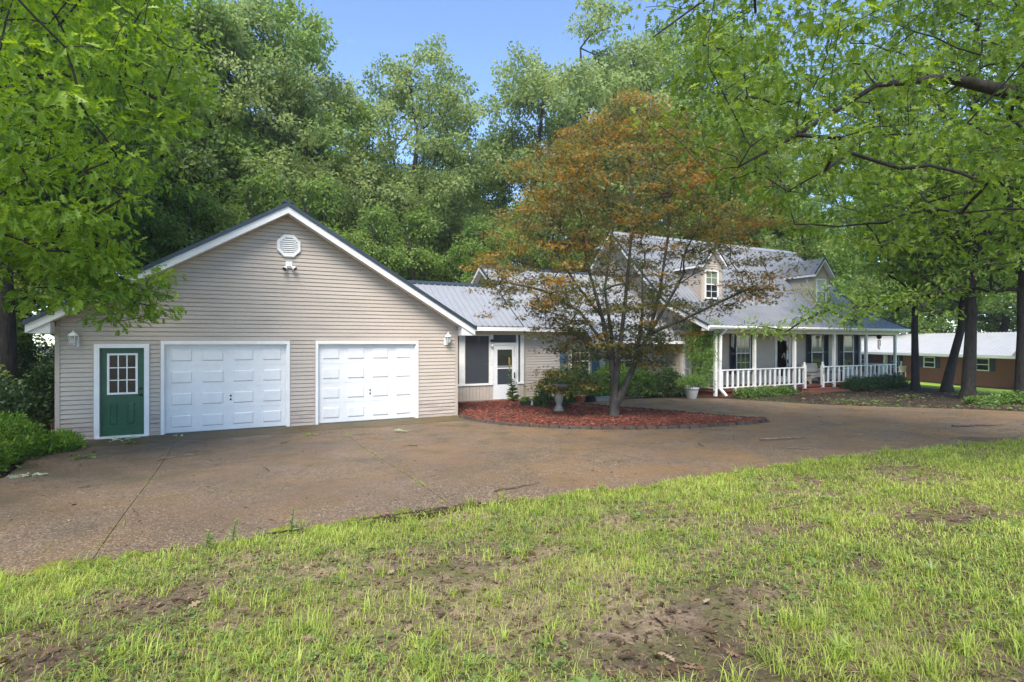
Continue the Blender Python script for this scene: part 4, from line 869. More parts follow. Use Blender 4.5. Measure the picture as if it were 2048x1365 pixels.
for k, (x, y, rz, lab) in enumerate(((52.2, 10.35, .4, 'pale garden chair on the brick house porch beside the white frame'), (54.4, 12.9, -.2, 'pale garden chair behind the brick house porch column'))):
    ch = thing('garden_chair', lab, 'chair', (x, y, -.72)); ch.rotation_euler = (0, 0, rz)
    q = lambda nm, *b: B(nm, 'bench_wood', ch, *[(x + a, x + b_, y + c, y + d, -.72 + e, -.72 + f) for a, b_, c, d, e, f in b])
    q('seat', (-.25, .25, -.25, .25, .40, .43)); q('backrest', (.21, .25, -.25, .25, .45, .9))
    for sx in (-.24, .20):
        for sy in (-.25, .21): q('leg', (sx, sx + .04, sy, sy + .04, 0, .40))
    for sy in (-.25, .21): q('armrest', (-.25, .21, sy, sy + .04, .60, .63))
# ------------------------------------------------------------------ foliage tools
RNG = np.random.default_rng(11)
def half_leaf(outline, fold=.10, droop=.0):
    """leaf from the outline of one side: two folded halves that meet at the midrib"""
    vs = [(x, y, fold * y - droop * x * x) for x, y in outline] + [(x, -y, fold * y - droop * x * x) for x, y in outline]
    n = len(outline); return np.array(vs, np.float32), [list(range(n)), list(range(2 * n - 1, n - 1, -1))]
T_OAK = half_leaf([(0, .004), (.15, .04), (.21, .18), (.30, .07), (.36, .06), (.43, .29), (.51, .30), (.56, .09), (.70, .27), (.77, .24), (.77, .08), (1, 0)], .22, .14)
T_OAKL = half_leaf([(0, .004), (.18, .17), (.28, .06), (.44, .29), (.54, .08), (.72, .25), (.80, .07), (1, 0)], .22, .14)
T_RHOMB = (np.array([(0, 0, 0), (.45, .27, .06), (1, 0, -.06), (.45, -.27, .06)], np.float32), [[0, 2, 1], [0, 3, 2]])
T_LANCE = (np.array([(0, 0, 0), (.4, .15, .03), (1, 0, -.08), (.4, -.15, .03)], np.float32), [[0, 2, 1], [0, 3, 2]])
T_BROAD = half_leaf([(0, .01), (.12, .05), (.3, .20), (.55, .26), (.8, .17), (1, 0)], .15, .25)
T_NEEDLE = (np.array([(0, 0, 0), (.35, .055, 0), (1, 0, 0), (.35, -.055, 0)], np.float32), [[0, 1, 2, 3]])
def star_leaf():
    ang = [(180, .25), (-76, .68), (-52, .24), (-33, .9), (-15, .26), (0, 1.0), (15, .26), (33, .9), (52, .24), (76, .68)]
    return np.array([(r * math.cos(R(a)) * .75 + .25, r * math.sin(R(a)) * .62, -.12 * r * r) for a, r in ang], np.float32), [list(range(len(ang)))]
T_STAR = star_leaf()
T_CHIP = (np.array([(0, -.12, 0), (1, -.08, .03), (1, .1, .03), (0, .12, 0), (.1, 0, .13), (.9, 0, .15)], np.float32), [[0, 1, 5, 4], [4, 5, 2, 3]])
def nrmz(a): return a / np.maximum(np.linalg.norm(a, axis=-1, keepdims=True), 1e-9)
def leaf_mesh(name, T, P, F, N, S, tint, m, off=(0, 0, 0)):
    tv, tf = T; P = np.asarray(P, np.float32); n = len(P)
    F = nrmz(F); N = nrmz(N - F * np.sum(N * F, -1, keepdims=True)); Y = np.cross(N, F)
    S = np.broadcast_to(np.asarray(S, np.float32), (n,))
    V = (F[:, None, :] * tv[None, :, 0:1] + Y[:, None, :] * tv[None, :, 1:2] + N[:, None, :] * tv[None, :, 2:3]) * S[:, None, None] + P[:, None, :] - np.asarray(off, np.float32)
    k = len(tv); lt = np.array([len(f) for f in tf], np.int32); li = np.concatenate([np.array(f) for f in tf])
    loops = (li[None, :] + (np.arange(n) * k)[:, None]).ravel().astype(np.int32); tot = np.tile(lt, n); start = np.concatenate([[0], np.cumsum(tot)[:-1]]).astype(np.int32)
    me = bpy.data.meshes.new(name); me.vertices.add(n * k); me.vertices.foreach_set("co", V.astype(np.float32).ravel())
    me.loops.add(len(loops)); me.loops.foreach_set("vertex_index", loops); me.polygons.add(len(tot)); me.polygons.foreach_set("loop_start", start); me.polygons.foreach_set("loop_total", tot)
    a = me.attributes.new('tint', 'FLOAT', 'POINT'); a.data.foreach_set("value", np.repeat(np.clip(tint, 0, 1), k).astype(np.float32))
    me.update(calc_edges=True); me.materials.append(MATS[m]); return me
def clusters(C, rad, per, flat, size, up=1.0, droop=.25, rng=RNG, jit=.8, out=.9):
    """leaf positions, directions, normals round cluster centres"""
    k = len(C); n = k * per; c = np.repeat(C, per, 0); r = np.repeat(np.broadcast_to(rad, (k,)), per)
    d = rng.normal(size=(n, 3)); d = nrmz(d) * (rng.random((n, 1)) ** .45); o = d * r[:, None]; o[:, 2] *= flat
    F = nrmz(d * out + rng.normal(size=(n, 3)) * .45 + np.array([0, 0, -droop]))
    N = nrmz(np.array([0, 0, up]) + rng.normal(size=(n, 3)) * jit + d * .35)
    S = size * rng.uniform(.7, 1.25, n); t = np.repeat(rng.normal(.45, .17, k), per) + rng.normal(0, .15, n)
    return c + o, F, N, S, t
def spread_points(sampler, n, dmin, rng):
    pts = []; arr = np.zeros((n, 3)); tries = 0
    while len(pts) < n and tries < 40:
        tries += 1; cand = sampler(n, rng)
        for p in cand:
            k = len(pts)
            if k == n: break
            if k == 0 or np.min(np.sum((arr[:k] - p) ** 2, 1)) > dmin * dmin: arr[k] = p; pts.append(1)
        dmin *= .92
    return arr[:len(pts)]
def grow(stems, targets, r_tip, rng, lift=.12, seg=.6, jitter=.05, expo=.47, skip=0, sides=(10, 5), trunk_r=None, flare=0.0, below=.35):
    """branch wood: stems are polylines with radii; every target is joined to the nearest wood"""
    pos = []; par = []; paths = []
    fix = {}
    for pts, rad in stems:
        ids = []; pts = [np.array(p, float) for p in pts]
        if pos:
            base = np.array(pos); j = int(np.argmin(np.sum((base - pts[0]) ** 2, 1))); ids.append(j); it = pts[1:] if np.linalg.norm(base[j] - pts[0]) < .3 else pts; rr = rad[len(rad) - len(it):]
        else: it = pts; rr = rad
        for p, q in zip(it, rr):
            pos.append(p); par.append(ids[-1] if ids else -1); fix[len(pos) - 1] = q; ids.append(len(pos) - 1)
        paths.append((ids, True))
    base = np.array(pos); order = np.argsort([np.min(np.sum((base - t) ** 2, 1)) for t in targets])
    cap = len(pos) + len(targets) * 14; A = np.zeros((cap, 3)); A[:len(pos)] = base; n = len(pos)
    for ti in order:
        t = targets[ti]; D = t - A[:n]; d = np.linalg.norm(D, axis=1); cost = d + below * np.maximum(0, -D[:, 2]) * 2 + .15 * np.maximum(0, d - D[:, 2] * 2.5)
        if skip: cost[:skip] += 5
        j = int(np.argmin(cost)); p0 = A[j].copy(); L = d[j]; ns = max(2, min(10, int(L / seg) + 1))
        ctrl = p0 + (t - p0) * .5 + np.array([0, 0, lift * L]) + rng.normal(size=3) * jitter * L; ids = [j]
        for s in range(1, ns + 1):
            q = s / ns; p = (1 - q) ** 2 * p0 + 2 * q * (1 - q) * ctrl + q * q * t + (rng.normal(size=3) * jitter * .35 * L / ns if s < ns else 0)
            A[n] = p; par.append(ids[-1]); ids.append(n); n += 1
        paths.append((ids, False))
    load = np.zeros(n); 
    for ids, st in paths:
        if not st: load[ids[-1]] += 1
    for i in range(n - 1, -1, -1):
        if par[i] >= 0: load[par[i]] += load[i]
    rad = r_tip * np.maximum(load, .6) ** expo
    for i, q in fix.items(): rad[i] = max(rad[i], q) if q < .03 else q
    mb = MB()
    for ids, st in paths:
        r = [rad[i] for i in ids]
        if not st: r[0] = min(r[0], r[1] * 1.25)
        elif len(ids) and ids[0] not in fix: r[0] = r[1]
        for i in range(1, len(r)): r[i] = min(r[i], r[i - 1]) if not st else r[i]
        mb.tube([A[i] for i in ids], r, sides[0] if st else (sides[1] if r[0] > .02 else 4), cap=False)
    return mb
def trunk_mesh(mb, name, m, off=(0, 0, 0)):
    me = mb.mesh(name, off); me.materials.append(MATS[m]); me.polygons.foreach_set("use_smooth", [True] * len(me.polygons)); return me
def flare_stem(base, top, r, n=9, wob=.15, rng=RNG, top_r=.25, flare=.55):
    base = np.array(base, float); top = np.array(top, float); pts = [base - np.array([0, 0, .25]), base + np.array([0, 0, .06]), base + np.array([0, 0, .35])]; rr = [r * (1 + flare * 1.15), r * (1 + flare * .8), r * (1 + flare * .25)]
    for k in range(1, n):
        q = k / (n - 1); p = base + (top - base) * (.06 + .94 * q); p[:2] += rng.normal(size=2) * wob * min(1, q * 2); pts.append(p); rr.append(r * (1 - q) + r * top_r * q)
    return pts, rr

# ------------------------------------------------------------------ forest trees behind the house
def crown_sampler(h0, h1, rmax, lean=(0, 0), pow_=.62, low=.55, inner=.25):
    def f(n, rng):
        q = rng.random(n * 2); rr = rmax * np.clip(np.sin(np.pi * np.clip(q, 0, 1) ** pow_), 0, 1) ** low; a = rng.random(n * 2) * 6.283
        lump = 1 + .16 * np.sin(3 * a + 5 * q) + .12 * np.sin(5 * a - 9 * q); s = np.sqrt(inner + (1 - inner) * rng.random(n * 2)) * rr * lump
        return np.stack([s * np.cos(a) + lean[0] * q, s * np.sin(a) + lean[1] * q, h0 + (h1 - h0) * q], 1)
    return f
def blob_sampler(h0, h1, rmax, seed, nb=15, br=(.30, .46), lean=(0, 0), pow_=.62, low=.55, flat=.85, hollow=.30):
    """crown made of separate leafy masses at the ends of its limbs, with gaps between them"""
    r0 = np.random.default_rng(seed + 900); c = spread_points(crown_sampler(h0 + .06 * (h1 - h0), h1 - .05 * (h1 - h0), rmax * .72, lean, pow_, low, .1), nb, rmax * .62, r0); rr = rmax * r0.uniform(br[0], br[1], len(c))
    def f(n, rng):
        k = rng.integers(0, len(c), n * 2); d = nrmz(rng.normal(size=(n * 2, 3))) * (hollow + (1 - hollow) * rng.random((n * 2, 1)) ** .6); o = d * rr[k][:, None]; o[:, 2] *= flat; return c[k] + o
    return f
def forest_type(seed, h, rmax, h0, m, nclus=370, per=95, size=.25, rad=.74, flat=.6, pow_=.62):
    rng = np.random.default_rng(seed); tg = spread_points(blob_sampler(h0, h - .4, rmax, seed, 10 if h < 15 else 24, (.27, .42), pow_=pow_), nclus, rad * .72, rng)
    st = [flare_stem((0, 0, 0), (rng.normal() * .5, rng.normal() * .5, h * .86), .22 + .008 * h, 10, .16, rng, .12, .4)]
    wood = trunk_mesh(grow(st, tg, .014, rng, lift=-.10, seg=.9, skip=3, below=.6), 'trunk', 'bark')
    P, F, N, S, t = clusters(tg, rad * rng.uniform(.75, 1.25, len(tg)), per, flat, size, 1.0, .35, rng)
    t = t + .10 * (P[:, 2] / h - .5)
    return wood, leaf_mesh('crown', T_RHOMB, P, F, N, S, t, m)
FT = [forest_type(1, 22, 4.7, 5.0, 'leaf_forest'), forest_type(2, 22, 5.2, 4.0, 'leaf_forest_pale'), forest_type(3, 22, 4.2, 6.0, 'leaf_forest'), forest_type(4, 22, 5.6, 3.5, 'leaf_forest_pale', pow_=.8), forest_type(5, 11, 3.1, 1.2, 'leaf_forest', 160, 80, .21, .62)]
def forest_tree(u, v, h, kind, rot, label, group, wide=1.0, name='forest_tree'):
    t = thing(name, label, 'tree', (u, v, float(G(u, v)) - .05), group); hn = 11 if kind == 4 else 22; s = h / hn
    for nm, me in zip(('trunk', 'crown'), FT[kind]):
        o = link_mesh(nm, me, t); o.scale = (s * wide, s * wide, s); o.rotation_euler = (0, 0, rot)
    return t
LB = {'L': ['tall tree deep in the wood left of the garage', 'forest tree with high bare trunk left of the junipers', 'dark-trunked tree behind the left end of the garage', 'slim tree standing behind the left garage eave', 'broad pale tree far inside the wood on the left', 'very tall tree at the back of the wood on the left', 'dark straight trunk close beside the left garage wall', 'dark trunk half hidden behind the left garage wall'],
      'G': ['tall slim tree behind the left slope of the garage roof', 'tall pale tree behind the garage peak', 'tall dark tree just right of the garage peak, beside the open sky', 'lower tree between garage peak and the pale breezeway tree'],
      'B': ['tree behind the lower right slope of the garage roof', 'tall airy tree standing against open sky behind the breezeway', 'broad pale tree behind the left end of the wing roof'],
      'H': ['lowest treetop at the foot of the open sky gap', 'dark tree on the right flank of the sky gap', 'pale tree behind the upper left of the maple', 'broad pale tree directly behind the maple top', 'very tall tree behind the main house ridge', 'very tall dark tree behind the right dormer', 'very tall broad tree right of the house roof', 'tall tree behind the oaks at the porch end'],
      'R': ['tall dark tree behind the left end of the brick house', 'tall pale tree behind the brick house roof', 'broad tree behind the middle of the brick house', 'slim tall tree behind the dark shed', 'pale tree beyond the dark shed', 'dark tree well beyond the dark shed'],
      'U': 'young understorey tree close behind the low roofs', 'S': 'young understorey tree right of the house beyond the porch end'}
GRP = {'L': 'trees in the wood left of the garage', 'G': 'tall trees behind the garage', 'B': 'tall trees behind the breezeway', 'H': 'tall trees behind the house', 'R': 'trees beyond the brick house', 'U': 'understorey trees behind the buildings', 'S': 'understorey trees right of the house'}
for u, v, h, k, wd, c in [(-10.5, 13.5, 22, 1, 1, 'L'), (-7.7, 9.5, 19, 2, .9, 'L'), (-4.6, 15.0, 22, 0, 1, 'L'), (-3.2, 18.8, 22, 2, 1, 'L'), (-8, 22, 25, 3, 1, 'L'), (-3.8, 26.9, 27, 0, 1.0, 'L'), (-2.0, 3.9, 20, 2, .85, 'L'), (-1.6, 9.2, 21, 0, .85, 'L'),
                          (0.3, 19.4, 24.5, 2, 1.05, 'G'), (3.4, 21.1, 24.5, 1, .95, 'G'), (6.2, 24.1, 26.5, 0, .95, 'G'), (9.3, 26.5, 24.5, 1, .9, 'G'),
                          (12.0, 25.0, 20.5, 0, .9, 'B'), (14.3, 20.4, 23.8, 1, .95, 'B'), (17.6, 24.8, 19.4, 3, .75, 'B'), (20.6, 28.5, 19.6, 2, .95, 'H'), (22.6, 24.8, 20.0, 0, .95, 'H'), (23.4, 19.6, 25.0, 1, .95, 'H'), (26.3, 18.5, 27.5, 3, 1.0, 'H'), (30.8, 18.2, 28, 1, .95, 'H'),
                          (35.2, 16.8, 29, 0, 1, 'H'), (40.6, 16.6, 29, 3, 1, 'H'), (45.5, 17.8, 28, 2, 1.1, 'H'), (63.8, 22.5, 27, 0, 1.2, 'R'), (71.5, 19.0, 27, 1, 1.2, 'R'), (77.1, 14.2, 28, 3, 1.2, 'R'), (76, 7.7, 29, 2, 1.2, 'R'), (70.2, -2.2, 27, 1, 1.2, 'R'), (64, -10, 26, 0, 1.2, 'R')]:
    forest_tree(u, v, h, k, (u * 1.7 + v * .9) % 6.28, LB[c].pop(0), GRP[c], wide=wd)
for u, v, h, c, lab in [(7.1, 16.9, 11.4, 'U', 'young tree showing just over the garage ridge'), (10.2, 15.9, 10.0, 'U', 'young tree behind the right slope of the garage roof'), (12.9, 16.6, 10.2, 'U', 'young tree behind the breezeway ridge'), (16.4, 15.9, 10, 'U', 'young tree behind the left gable of the wing roof'), (19.2, 15.2, 11, 'U', 'young tree behind the wing ridge beside the maple'), (4.2, 14.6, 10.6, 'U', 'young tree behind the left slope of the garage roof'),
                      (1.4, 14.1, 9.5, 'U', 'young tree behind the lower left garage roof'), (-1.6, 12.4, 9, 'U', 'young tree at the back left corner of the garage'), (-3.6, 8.8, 7.5, 'U', 'young tree among dark trunks left of the garage'), (-5.6, 5.0, 7.2, 'U', 'young tree behind the bright junipers'), (-8.6, 2.0, 7.0, 'U', 'low young tree at the edge of the wood left of the junipers'), (-9.5, 7.5, 8.5, 'U', 'young tree deeper in the wood behind the junipers'), (-13, 4.5, 9, 'U', 'young tree far into the wood on the left'), (-2.4, 21, 10, 'U', 'young tree under the tall trees behind the left garage eave'), (15, 27, 12, 'U', 'young tree under the airy tree behind the breezeway'), (24, 15.6, 11, 'U', 'young tree behind the main house left gable'),
                      (38.4, 9.0, 12.5, 'S', 'young tree close to the right end of the house roof'), (44, 12, 12, 'S', 'young tree between the house and the brick house'), (61, 19, 12, 'R', 'young tree close behind the brick house'), (61.5, 13, 13, 'R', 'young tree close behind the brick house'), (61, 7.5, 12, 'R', 'young tree close behind the brick house'), (59.5, 1.5, 12.5, 'R', 'young tree close behind the brick house'), (57, -4.5, 12, 'R', 'young tree close behind the brick house'), (64, 24, 13, 'R', 'young tree close behind the brick house')]:
    forest_tree(u, v, h, 4, (u * 2.1) % 6.28, lab, GRP[c], name='young_tree', wide=1.3 if c == 'R' else 1.0)
# the wood goes on behind as one mass
rng = np.random.default_rng(77); nF = 30000
a = rng.uniform(-60, 130, nF); dpt = rng.uniform(34, 62, nF); zz = rng.random(nF) ** 1.5 * 15
P = np.stack([a, dpt, zz], 1); keep = np.sin(a * .9 + 2 * np.sin(dpt * .4)) + np.sin(zz * .9 + a * .3) > -.8; P = P[keep]
far = leaf_mesh('far_wood', T_RHOMB, P, rng.normal(size=P.shape), rng.normal(size=P.shape) + [0, 0, 1.0], rng.uniform(.4, .8, len(P)), rng.normal(.45, .2, len(P)), 'leaf_forest')
tag(link_mesh('far_wood', far), 'leafy mass of more wood behind the tall trees', 'wood', kind='stuff')

# ------------------------------------------------------------------ big oaks on the right, by the porch end
def mid_type(seed, h, rmax, r, lean=(0, 0), n=370, per=62, extra=None):
    rng = np.random.default_rng(seed); tg = spread_points(blob_sampler(4.3, h, rmax, seed, 14, (.34, .52), lean, .62, .5, .7), n, .7, rng)
    if extra is not None: tg = np.concatenate([tg, extra])
    st = [flare_stem((0, 0, 0), (lean[0] * .8 + rng.normal() * .3, lean[1] * .8 + rng.normal() * .3, h * .85), r, 10, .10, rng, .25, .75)]
    wood = trunk_mesh(grow(st, tg, .016, rng, lift=.10, seg=.7, skip=4, below=.35, sides=(14, 6)), 'trunk', 'bark')
    P, F, N, S, t = clusters(tg, .78 * rng.uniform(.75, 1.2, len(tg)), per, .45, .185, 1.3, .3, rng, .6)
    return wood, leaf_mesh('crown', T_OAKL, P, F, N, S, t, 'leaf_mid')
rg = np.random.default_rng(8); q = rg.random(34); low_bough = np.stack([(-1.5 - 6.3 * q) * .891 + rg.normal(0, .5, 34), (1.5 + 6.3 * q) * .454 + rg.normal(0, .9, 34), 3.9 - 1.1 * q + rg.normal(0, .35, 34)], 1)
MT = [mid_type(21, 17, 4.6, .175, per=52), mid_type(22, 18, 4.6, .195, per=52, extra=low_bough)]; MT.append(mid_type(23, 12, 3.2, .17, (2.6, -1.4), 130, 60))
for u, v, k, rot, lab in ((30.2, -1.55, 0, 1.0, 'oak with straight dark trunk closest to the end of the porch'), (30.75, -2.5, 2, 0.0, 'leaning oak with ivy-hung trunk between straight trunks'), (27.96, -4.45, 1, 0.0, 'stout oak with flared base right of the leaning trunk'), (28.7, -5.75, 0, 4.0, 'oak with broad flared trunk at the weedy edge before the dark shed')):
    t = thing('oak_tree', lab, 'tree', (u, v, float(Gl(u, v))))
    for nm, me in zip(('trunk', 'crown'), MT[k]):
        o = link_mesh(nm, me, t); o.rotation_euler = (0, 0, rot)
        if k == 0 and rot > 3: o.scale = (1.1, 1.1, 1.02)
        if k == 0 and rot < 3: o.scale = (.78, .78, 1.08)

# ------------------------------------------------------------------ near oaks that reach into the picture
def near_oak(name, label, stems, sampler, n, per, m, seed, lift, size=.165, rad=.42, dmin=.42, base=(0, 0, 0), extra=None, T=T_OAK, expo=.40):
    rng = np.random.default_rng(seed); tg = spread_points(sampler, n, dmin, rng)
    if extra is not None: tg = np.concatenate([tg, extra])
    t = thing(name, label, 'tree', base)
    wood = trunk_mesh(grow(stems, tg, .0044, rng, lift=lift, seg=.45, skip=3, below=.25, jitter=.08, expo=expo, sides=(12, 6)), 'trunk', 'bark', base); link_mesh('trunk', wood, t)
    P, F, N, S, tt = clusters(tg, rad * rng.uniform(.7, 1.3, len(tg)), per, .42, size, 1.1, .40, rng, .6, 1.1)
    tt = tt + .22 * np.clip((P[:, 2] - np.repeat(tg[:, 2], per)) / (rad * .42), -1, 1) * .6  # lit tops and shaded undersides of the leaf clumps painted into the tint
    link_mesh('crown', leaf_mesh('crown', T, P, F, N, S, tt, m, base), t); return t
def samp_left(n, rng):
    p = rng.uniform([-6.5, -9.0, 2.4], [3.0, 2.5, 13.5], (n * 6, 3)); u, v, z = p.T
    q = ((u + 3.0) / 6.0) ** 2 + ((v + 3.6) / 5.6) ** 2 + ((z - 7.6) / 5.9) ** 2 + .16 * nz(u * 1.3 + z, v * 1.2 - z, 1.1, 7) + .12 * nz(z * 1.8, u + v, 1.2, 3)
    ok = (q < 1) & (q > .30) & ~((v > -.8) & (z < 6.4) & (u > -.7)) & (rng.random(len(p)) < np.where(u > -2.2, 1, .28))
    low = z < 3.6; ok &= ~(low & ((u < .9) | (np.abs(v + 3.2) > 1.5))) ; return p[ok]
lb = (-3.6, -3.6, float(G(-3.6, -3.6)))
rg = np.random.default_rng(18); q = rg.random(150); ex_l = np.stack([-1.6 + 3.7 * q + rg.normal(0, .35, 150), -3.3 + rg.normal(0, .75, 150), 5.1 - 2.2 * q + rg.normal(0, .42, 150)], 1); ex_l = ex_l[(ex_l[:, 2] > 2.45) & (ex_l[:, 0] < 2.25)]
near_oak('oak_tree', 'oak with bright lobed leaves whose boughs hang before the garage gable', [flare_stem(lb, (-3.2, -3.4, 11.5), .34, 10, .1, np.random.default_rng(3), .2), ([(-3.4, -3.5, 3.2), (-2.2, -3.5, 3.9), (-.6, -3.4, 4.1), (1.0, -3.3, 3.7), (2.0, -3.1, 3.1)], [.06, .05, .036, .022, .010]), ([(-3.4, -3.5, 5.0), (-1.8, -3.0, 6.0), (0, -2.6, 6.8), (1.6, -2.4, 7.2)], [.07, .05, .034, .014])],
         samp_left, 700, 38, 'leaf_oak_bright', 31, .05, base=lb, extra=ex_l, T=T_OAKL, rad=.46)
def samp_right(n, rng):
    p = rng.uniform([6.5, -16.0, 3.4], [17.5, -6.5, 12.0], (n * 6, 3)); u, v, z = p.T
    q = ((u - 12.6) / 5.0) ** 2 + ((v + 11.0) / 4.2) ** 2 + ((z - 7.4) / 4.3) ** 2 + .15 * nz(u * 1.2 + z, v - z, 1.1, 4) + .12 * nz(z * 1.7, u - v, 1.3, 9)
    return p[(q < 1) & (q > .22) & (z > 3.7 + .30 * np.clip(12.5 - u, 0, 9)) & (np.hypot(u - 3.44, v + 14.86) > 6.4)]
rb_ = (14.6, -13.9, float(G(14.6, -13.9)))
near_oak('oak_tree', 'big oak reaching thick boughs of lobed leaves over the drive', [flare_stem(rb_, (14.2, -13.4, 11.0), .36, 10, .1, np.random.default_rng(4), .2), ([(14.5, -13.8, 4.6), (13.4, -12.6, 5.3), (12.3, -11.6, 5.35), (11.5, -11.2, 5.55), (10.7, -10.8, 5.45), (10.0, -10.2, 4.9), (9.5, -9.7, 4.55)], [.12, .10, .085, .06, .030, .018, .010]), ([(14.4, -13.6, 6.0), (12.6, -12.4, 7.2), (10.8, -11.5, 7.6), (9.2, -10.6, 6.9), (8.1, -9.6, 6.0)], [.06, .045, .032, .020, .010])],
         samp_right, 760, 35, 'leaf_oak', 32, .06, base=rb_, size=.135, expo=.36)

# ------------------------------------------------------------------ ornamental maple in the mulch bed
mb_ = np.array((12.74, -2.79, .10)); ax_r = np.array((.891, -.454, 0)); ax_d = np.array((.454, .891, 0))
def M3(p): return mb_ + ax_r * p[0] + ax_d * p[1] + np.array((0, 0, p[2]))
OUT = np.array([(1.25, -1.3, 1.3), (1.9, -1.7, 1.7), (2.6, -2.4, 2.4), (3.2, -3.2, 3.4), (3.85, -3.55, 4.2), (4.6, -3.15, 4.2), (5.2, -3.0, 4.1), (6.1, -3.0, 3.7), (6.8, -2.4, 3.1), (7.5, -1.8, 2.55), (8.1, -.9, 1.9), (8.6, -.2, 1.15), (8.85, .2, .8)])
def samp_maple(n, rng):
    z = rng.uniform(1.3, 8.85, n * 6); lo = np.interp(z, OUT[:, 0], OUT[:, 1]); hi = np.interp(z, OUT[:, 0], OUT[:, 2]); c = (lo + hi) / 2; h = (hi - lo) / 2
    a = rng.random(len(z)) * 6.283; s = np.sqrt(.12 + .88 * rng.random(len(z))); lump = 1 + .16 * np.sin(3 * a + 2.3 * z) + .12 * np.sin(5 * a - 4 * z)
    r = c + h * s * lump * np.cos(a); d = .78 * h * s * lump * np.sin(a)
    keep = rng.random(len(z)) < np.interp(z, [1.3, 2.2, 3.2, 4.2, 9], [.30, .60, .72, .92, 1]); keep &= ~((r > 2.1) & (r < 3.2) & (z > 3.2) & (z < 4.5)); keep &= ~((z < 2.2) & (s < .35)) 
    keep &= (nz(r * 1.3, z * 1.6 + d, 1.5, 2) > -.55)
    return mb_ + (ax_r * r[keep, None] + ax_d * d[keep, None]) + np.stack([0 * z[keep], 0 * z[keep], z[keep]], 1)
mst = [([(0, 0, -.15), (0, 0, .05), (.01, 0, .3), (.02, 0, .75), (-.05, .1, 1.6), (-.3, .2, 2.8), (-.7, .2, 4.2), (-.9, .1, 5.6)], [.20, .165, .135, .105, .075, .052, .034, .018]), ([(.02, 0, .3), (.30, -.05, .85), (.62, .0, 1.6), (1.0, .15, 2.3), (1.5, .2, 3.1), (2.0, .2, 4.0)], [.11, .085, .072, .058, .040, .022]),
       ([(.02, 0, .75), (.10, -.25, 1.8), (.22, -.45, 3.2), (.38, -.5, 5.0), (.4, -.3, 6.9)], [.085, .062, .048, .033, .014]), ([(-.05, .1, 1.5), (-.35, -.15, 2.1), (-1.0, -.4, 2.9), (-2.0, -.5, 3.45), (-3.1, -.5, 3.7)], [.055, .048, .038, .026, .012]), ([(.0, .05, 1.2), (.02, .5, 2.3), (-.1, .9, 3.6), (.15, 1.0, 5.4)], [.06, .05, .038, .016]),
       ([(1.0, .15, 2.3), (1.9, -.15, 2.7), (2.9, -.3, 3.2), (3.8, -.2, 3.6)], [.05, .036, .026, .012]), ([(-.3, .2, 2.6), (-1.0, .0, 3.6), (-1.7, -.1, 4.7)], [.045, .034, .016]), ([(1.0, .1, 2.2), (1.15, -.4, 3.4), (1.35, -.5, 4.9), (1.4, -.4, 6.1)], [.045, .036, .026, .012]), ([(.62, 0, 1.6), (.9, .5, 2.9), (1.0, .9, 4.4)], [.045, .034, .014])]
rng = np.random.default_rng(41); tg = spread_points(samp_maple, 720, .32, rng)
dr = np.array([M3(p) for p in ((1.35, -.2, 1.5), (1.42, -.2, 1.15), (1.38, -.2, .8), (1.5, -.2, 1.9), (1.2, -.3, 1.9), (-1.55, -.3, 1.15), (-1.25, -.4, 1.35), (-1.0, -.3, 1.6), (-1.75, -.2, .95), (1.0, -.3, 1.35))]); lowl = np.array([M3((a_, -.2 + .4 * rng.normal() * .5, b_)) for a_, b_ in zip(rng.uniform(-2.0, -.5, 20), rng.uniform(.72, 1.3, 20))]); arm = np.array([M3((a_, -.45 + .45 * rng.normal(), 3.25 + .09 * abs(a_) + .38 * rng.normal())) for a_ in np.concatenate([rng.uniform(-3.7, -1.2, 42), rng.uniform(3.0, 4.4, 24)])]); inn = np.array([M3((a_, .9 * rng.normal() * .6, b_)) for a_, b_ in zip(rng.uniform(-2.2, 2.0, 60), rng.uniform(1.7, 3.4, 60))]); tg = np.concatenate([tg, dr, lowl, arm, inn])
mp = thing('maple_tree', 'multi-stemmed maple with bronze and orange leaves in the red mulch bed', 'tree', tuple(mb_))
link_mesh('trunk', trunk_mesh(grow([([M3(p) for p in a], b) for a, b in mst], tg, .0042, rng, lift=.05, seg=.4, skip=4, below=.15, jitter=.07, expo=.5, sides=(10, 5)), 'trunk', 'bark_maple', mb_), mp)
P, F, N, S, t = clusters(tg, .46 * rng.uniform(.6, 1.35, len(tg)), 66, .20, .104, 2.0, .30, rng, .45)
t = .12 + .068 * (P[:, 2] - 2.6) + .07 * rng.normal(size=len(P)) + (t - .45) * 1.7 + .10 * nz(P[:, 0] * 1.4, P[:, 1] * 1.4 + P[:, 2], 1.3, 4) + .05 * np.hypot(P[:, 0] - mb_[0], P[:, 1] - mb_[1])
link_mesh('crown', leaf_mesh('crown', T_STAR, P, F, N, S, t, 'leaf_maple', mb_), mp)
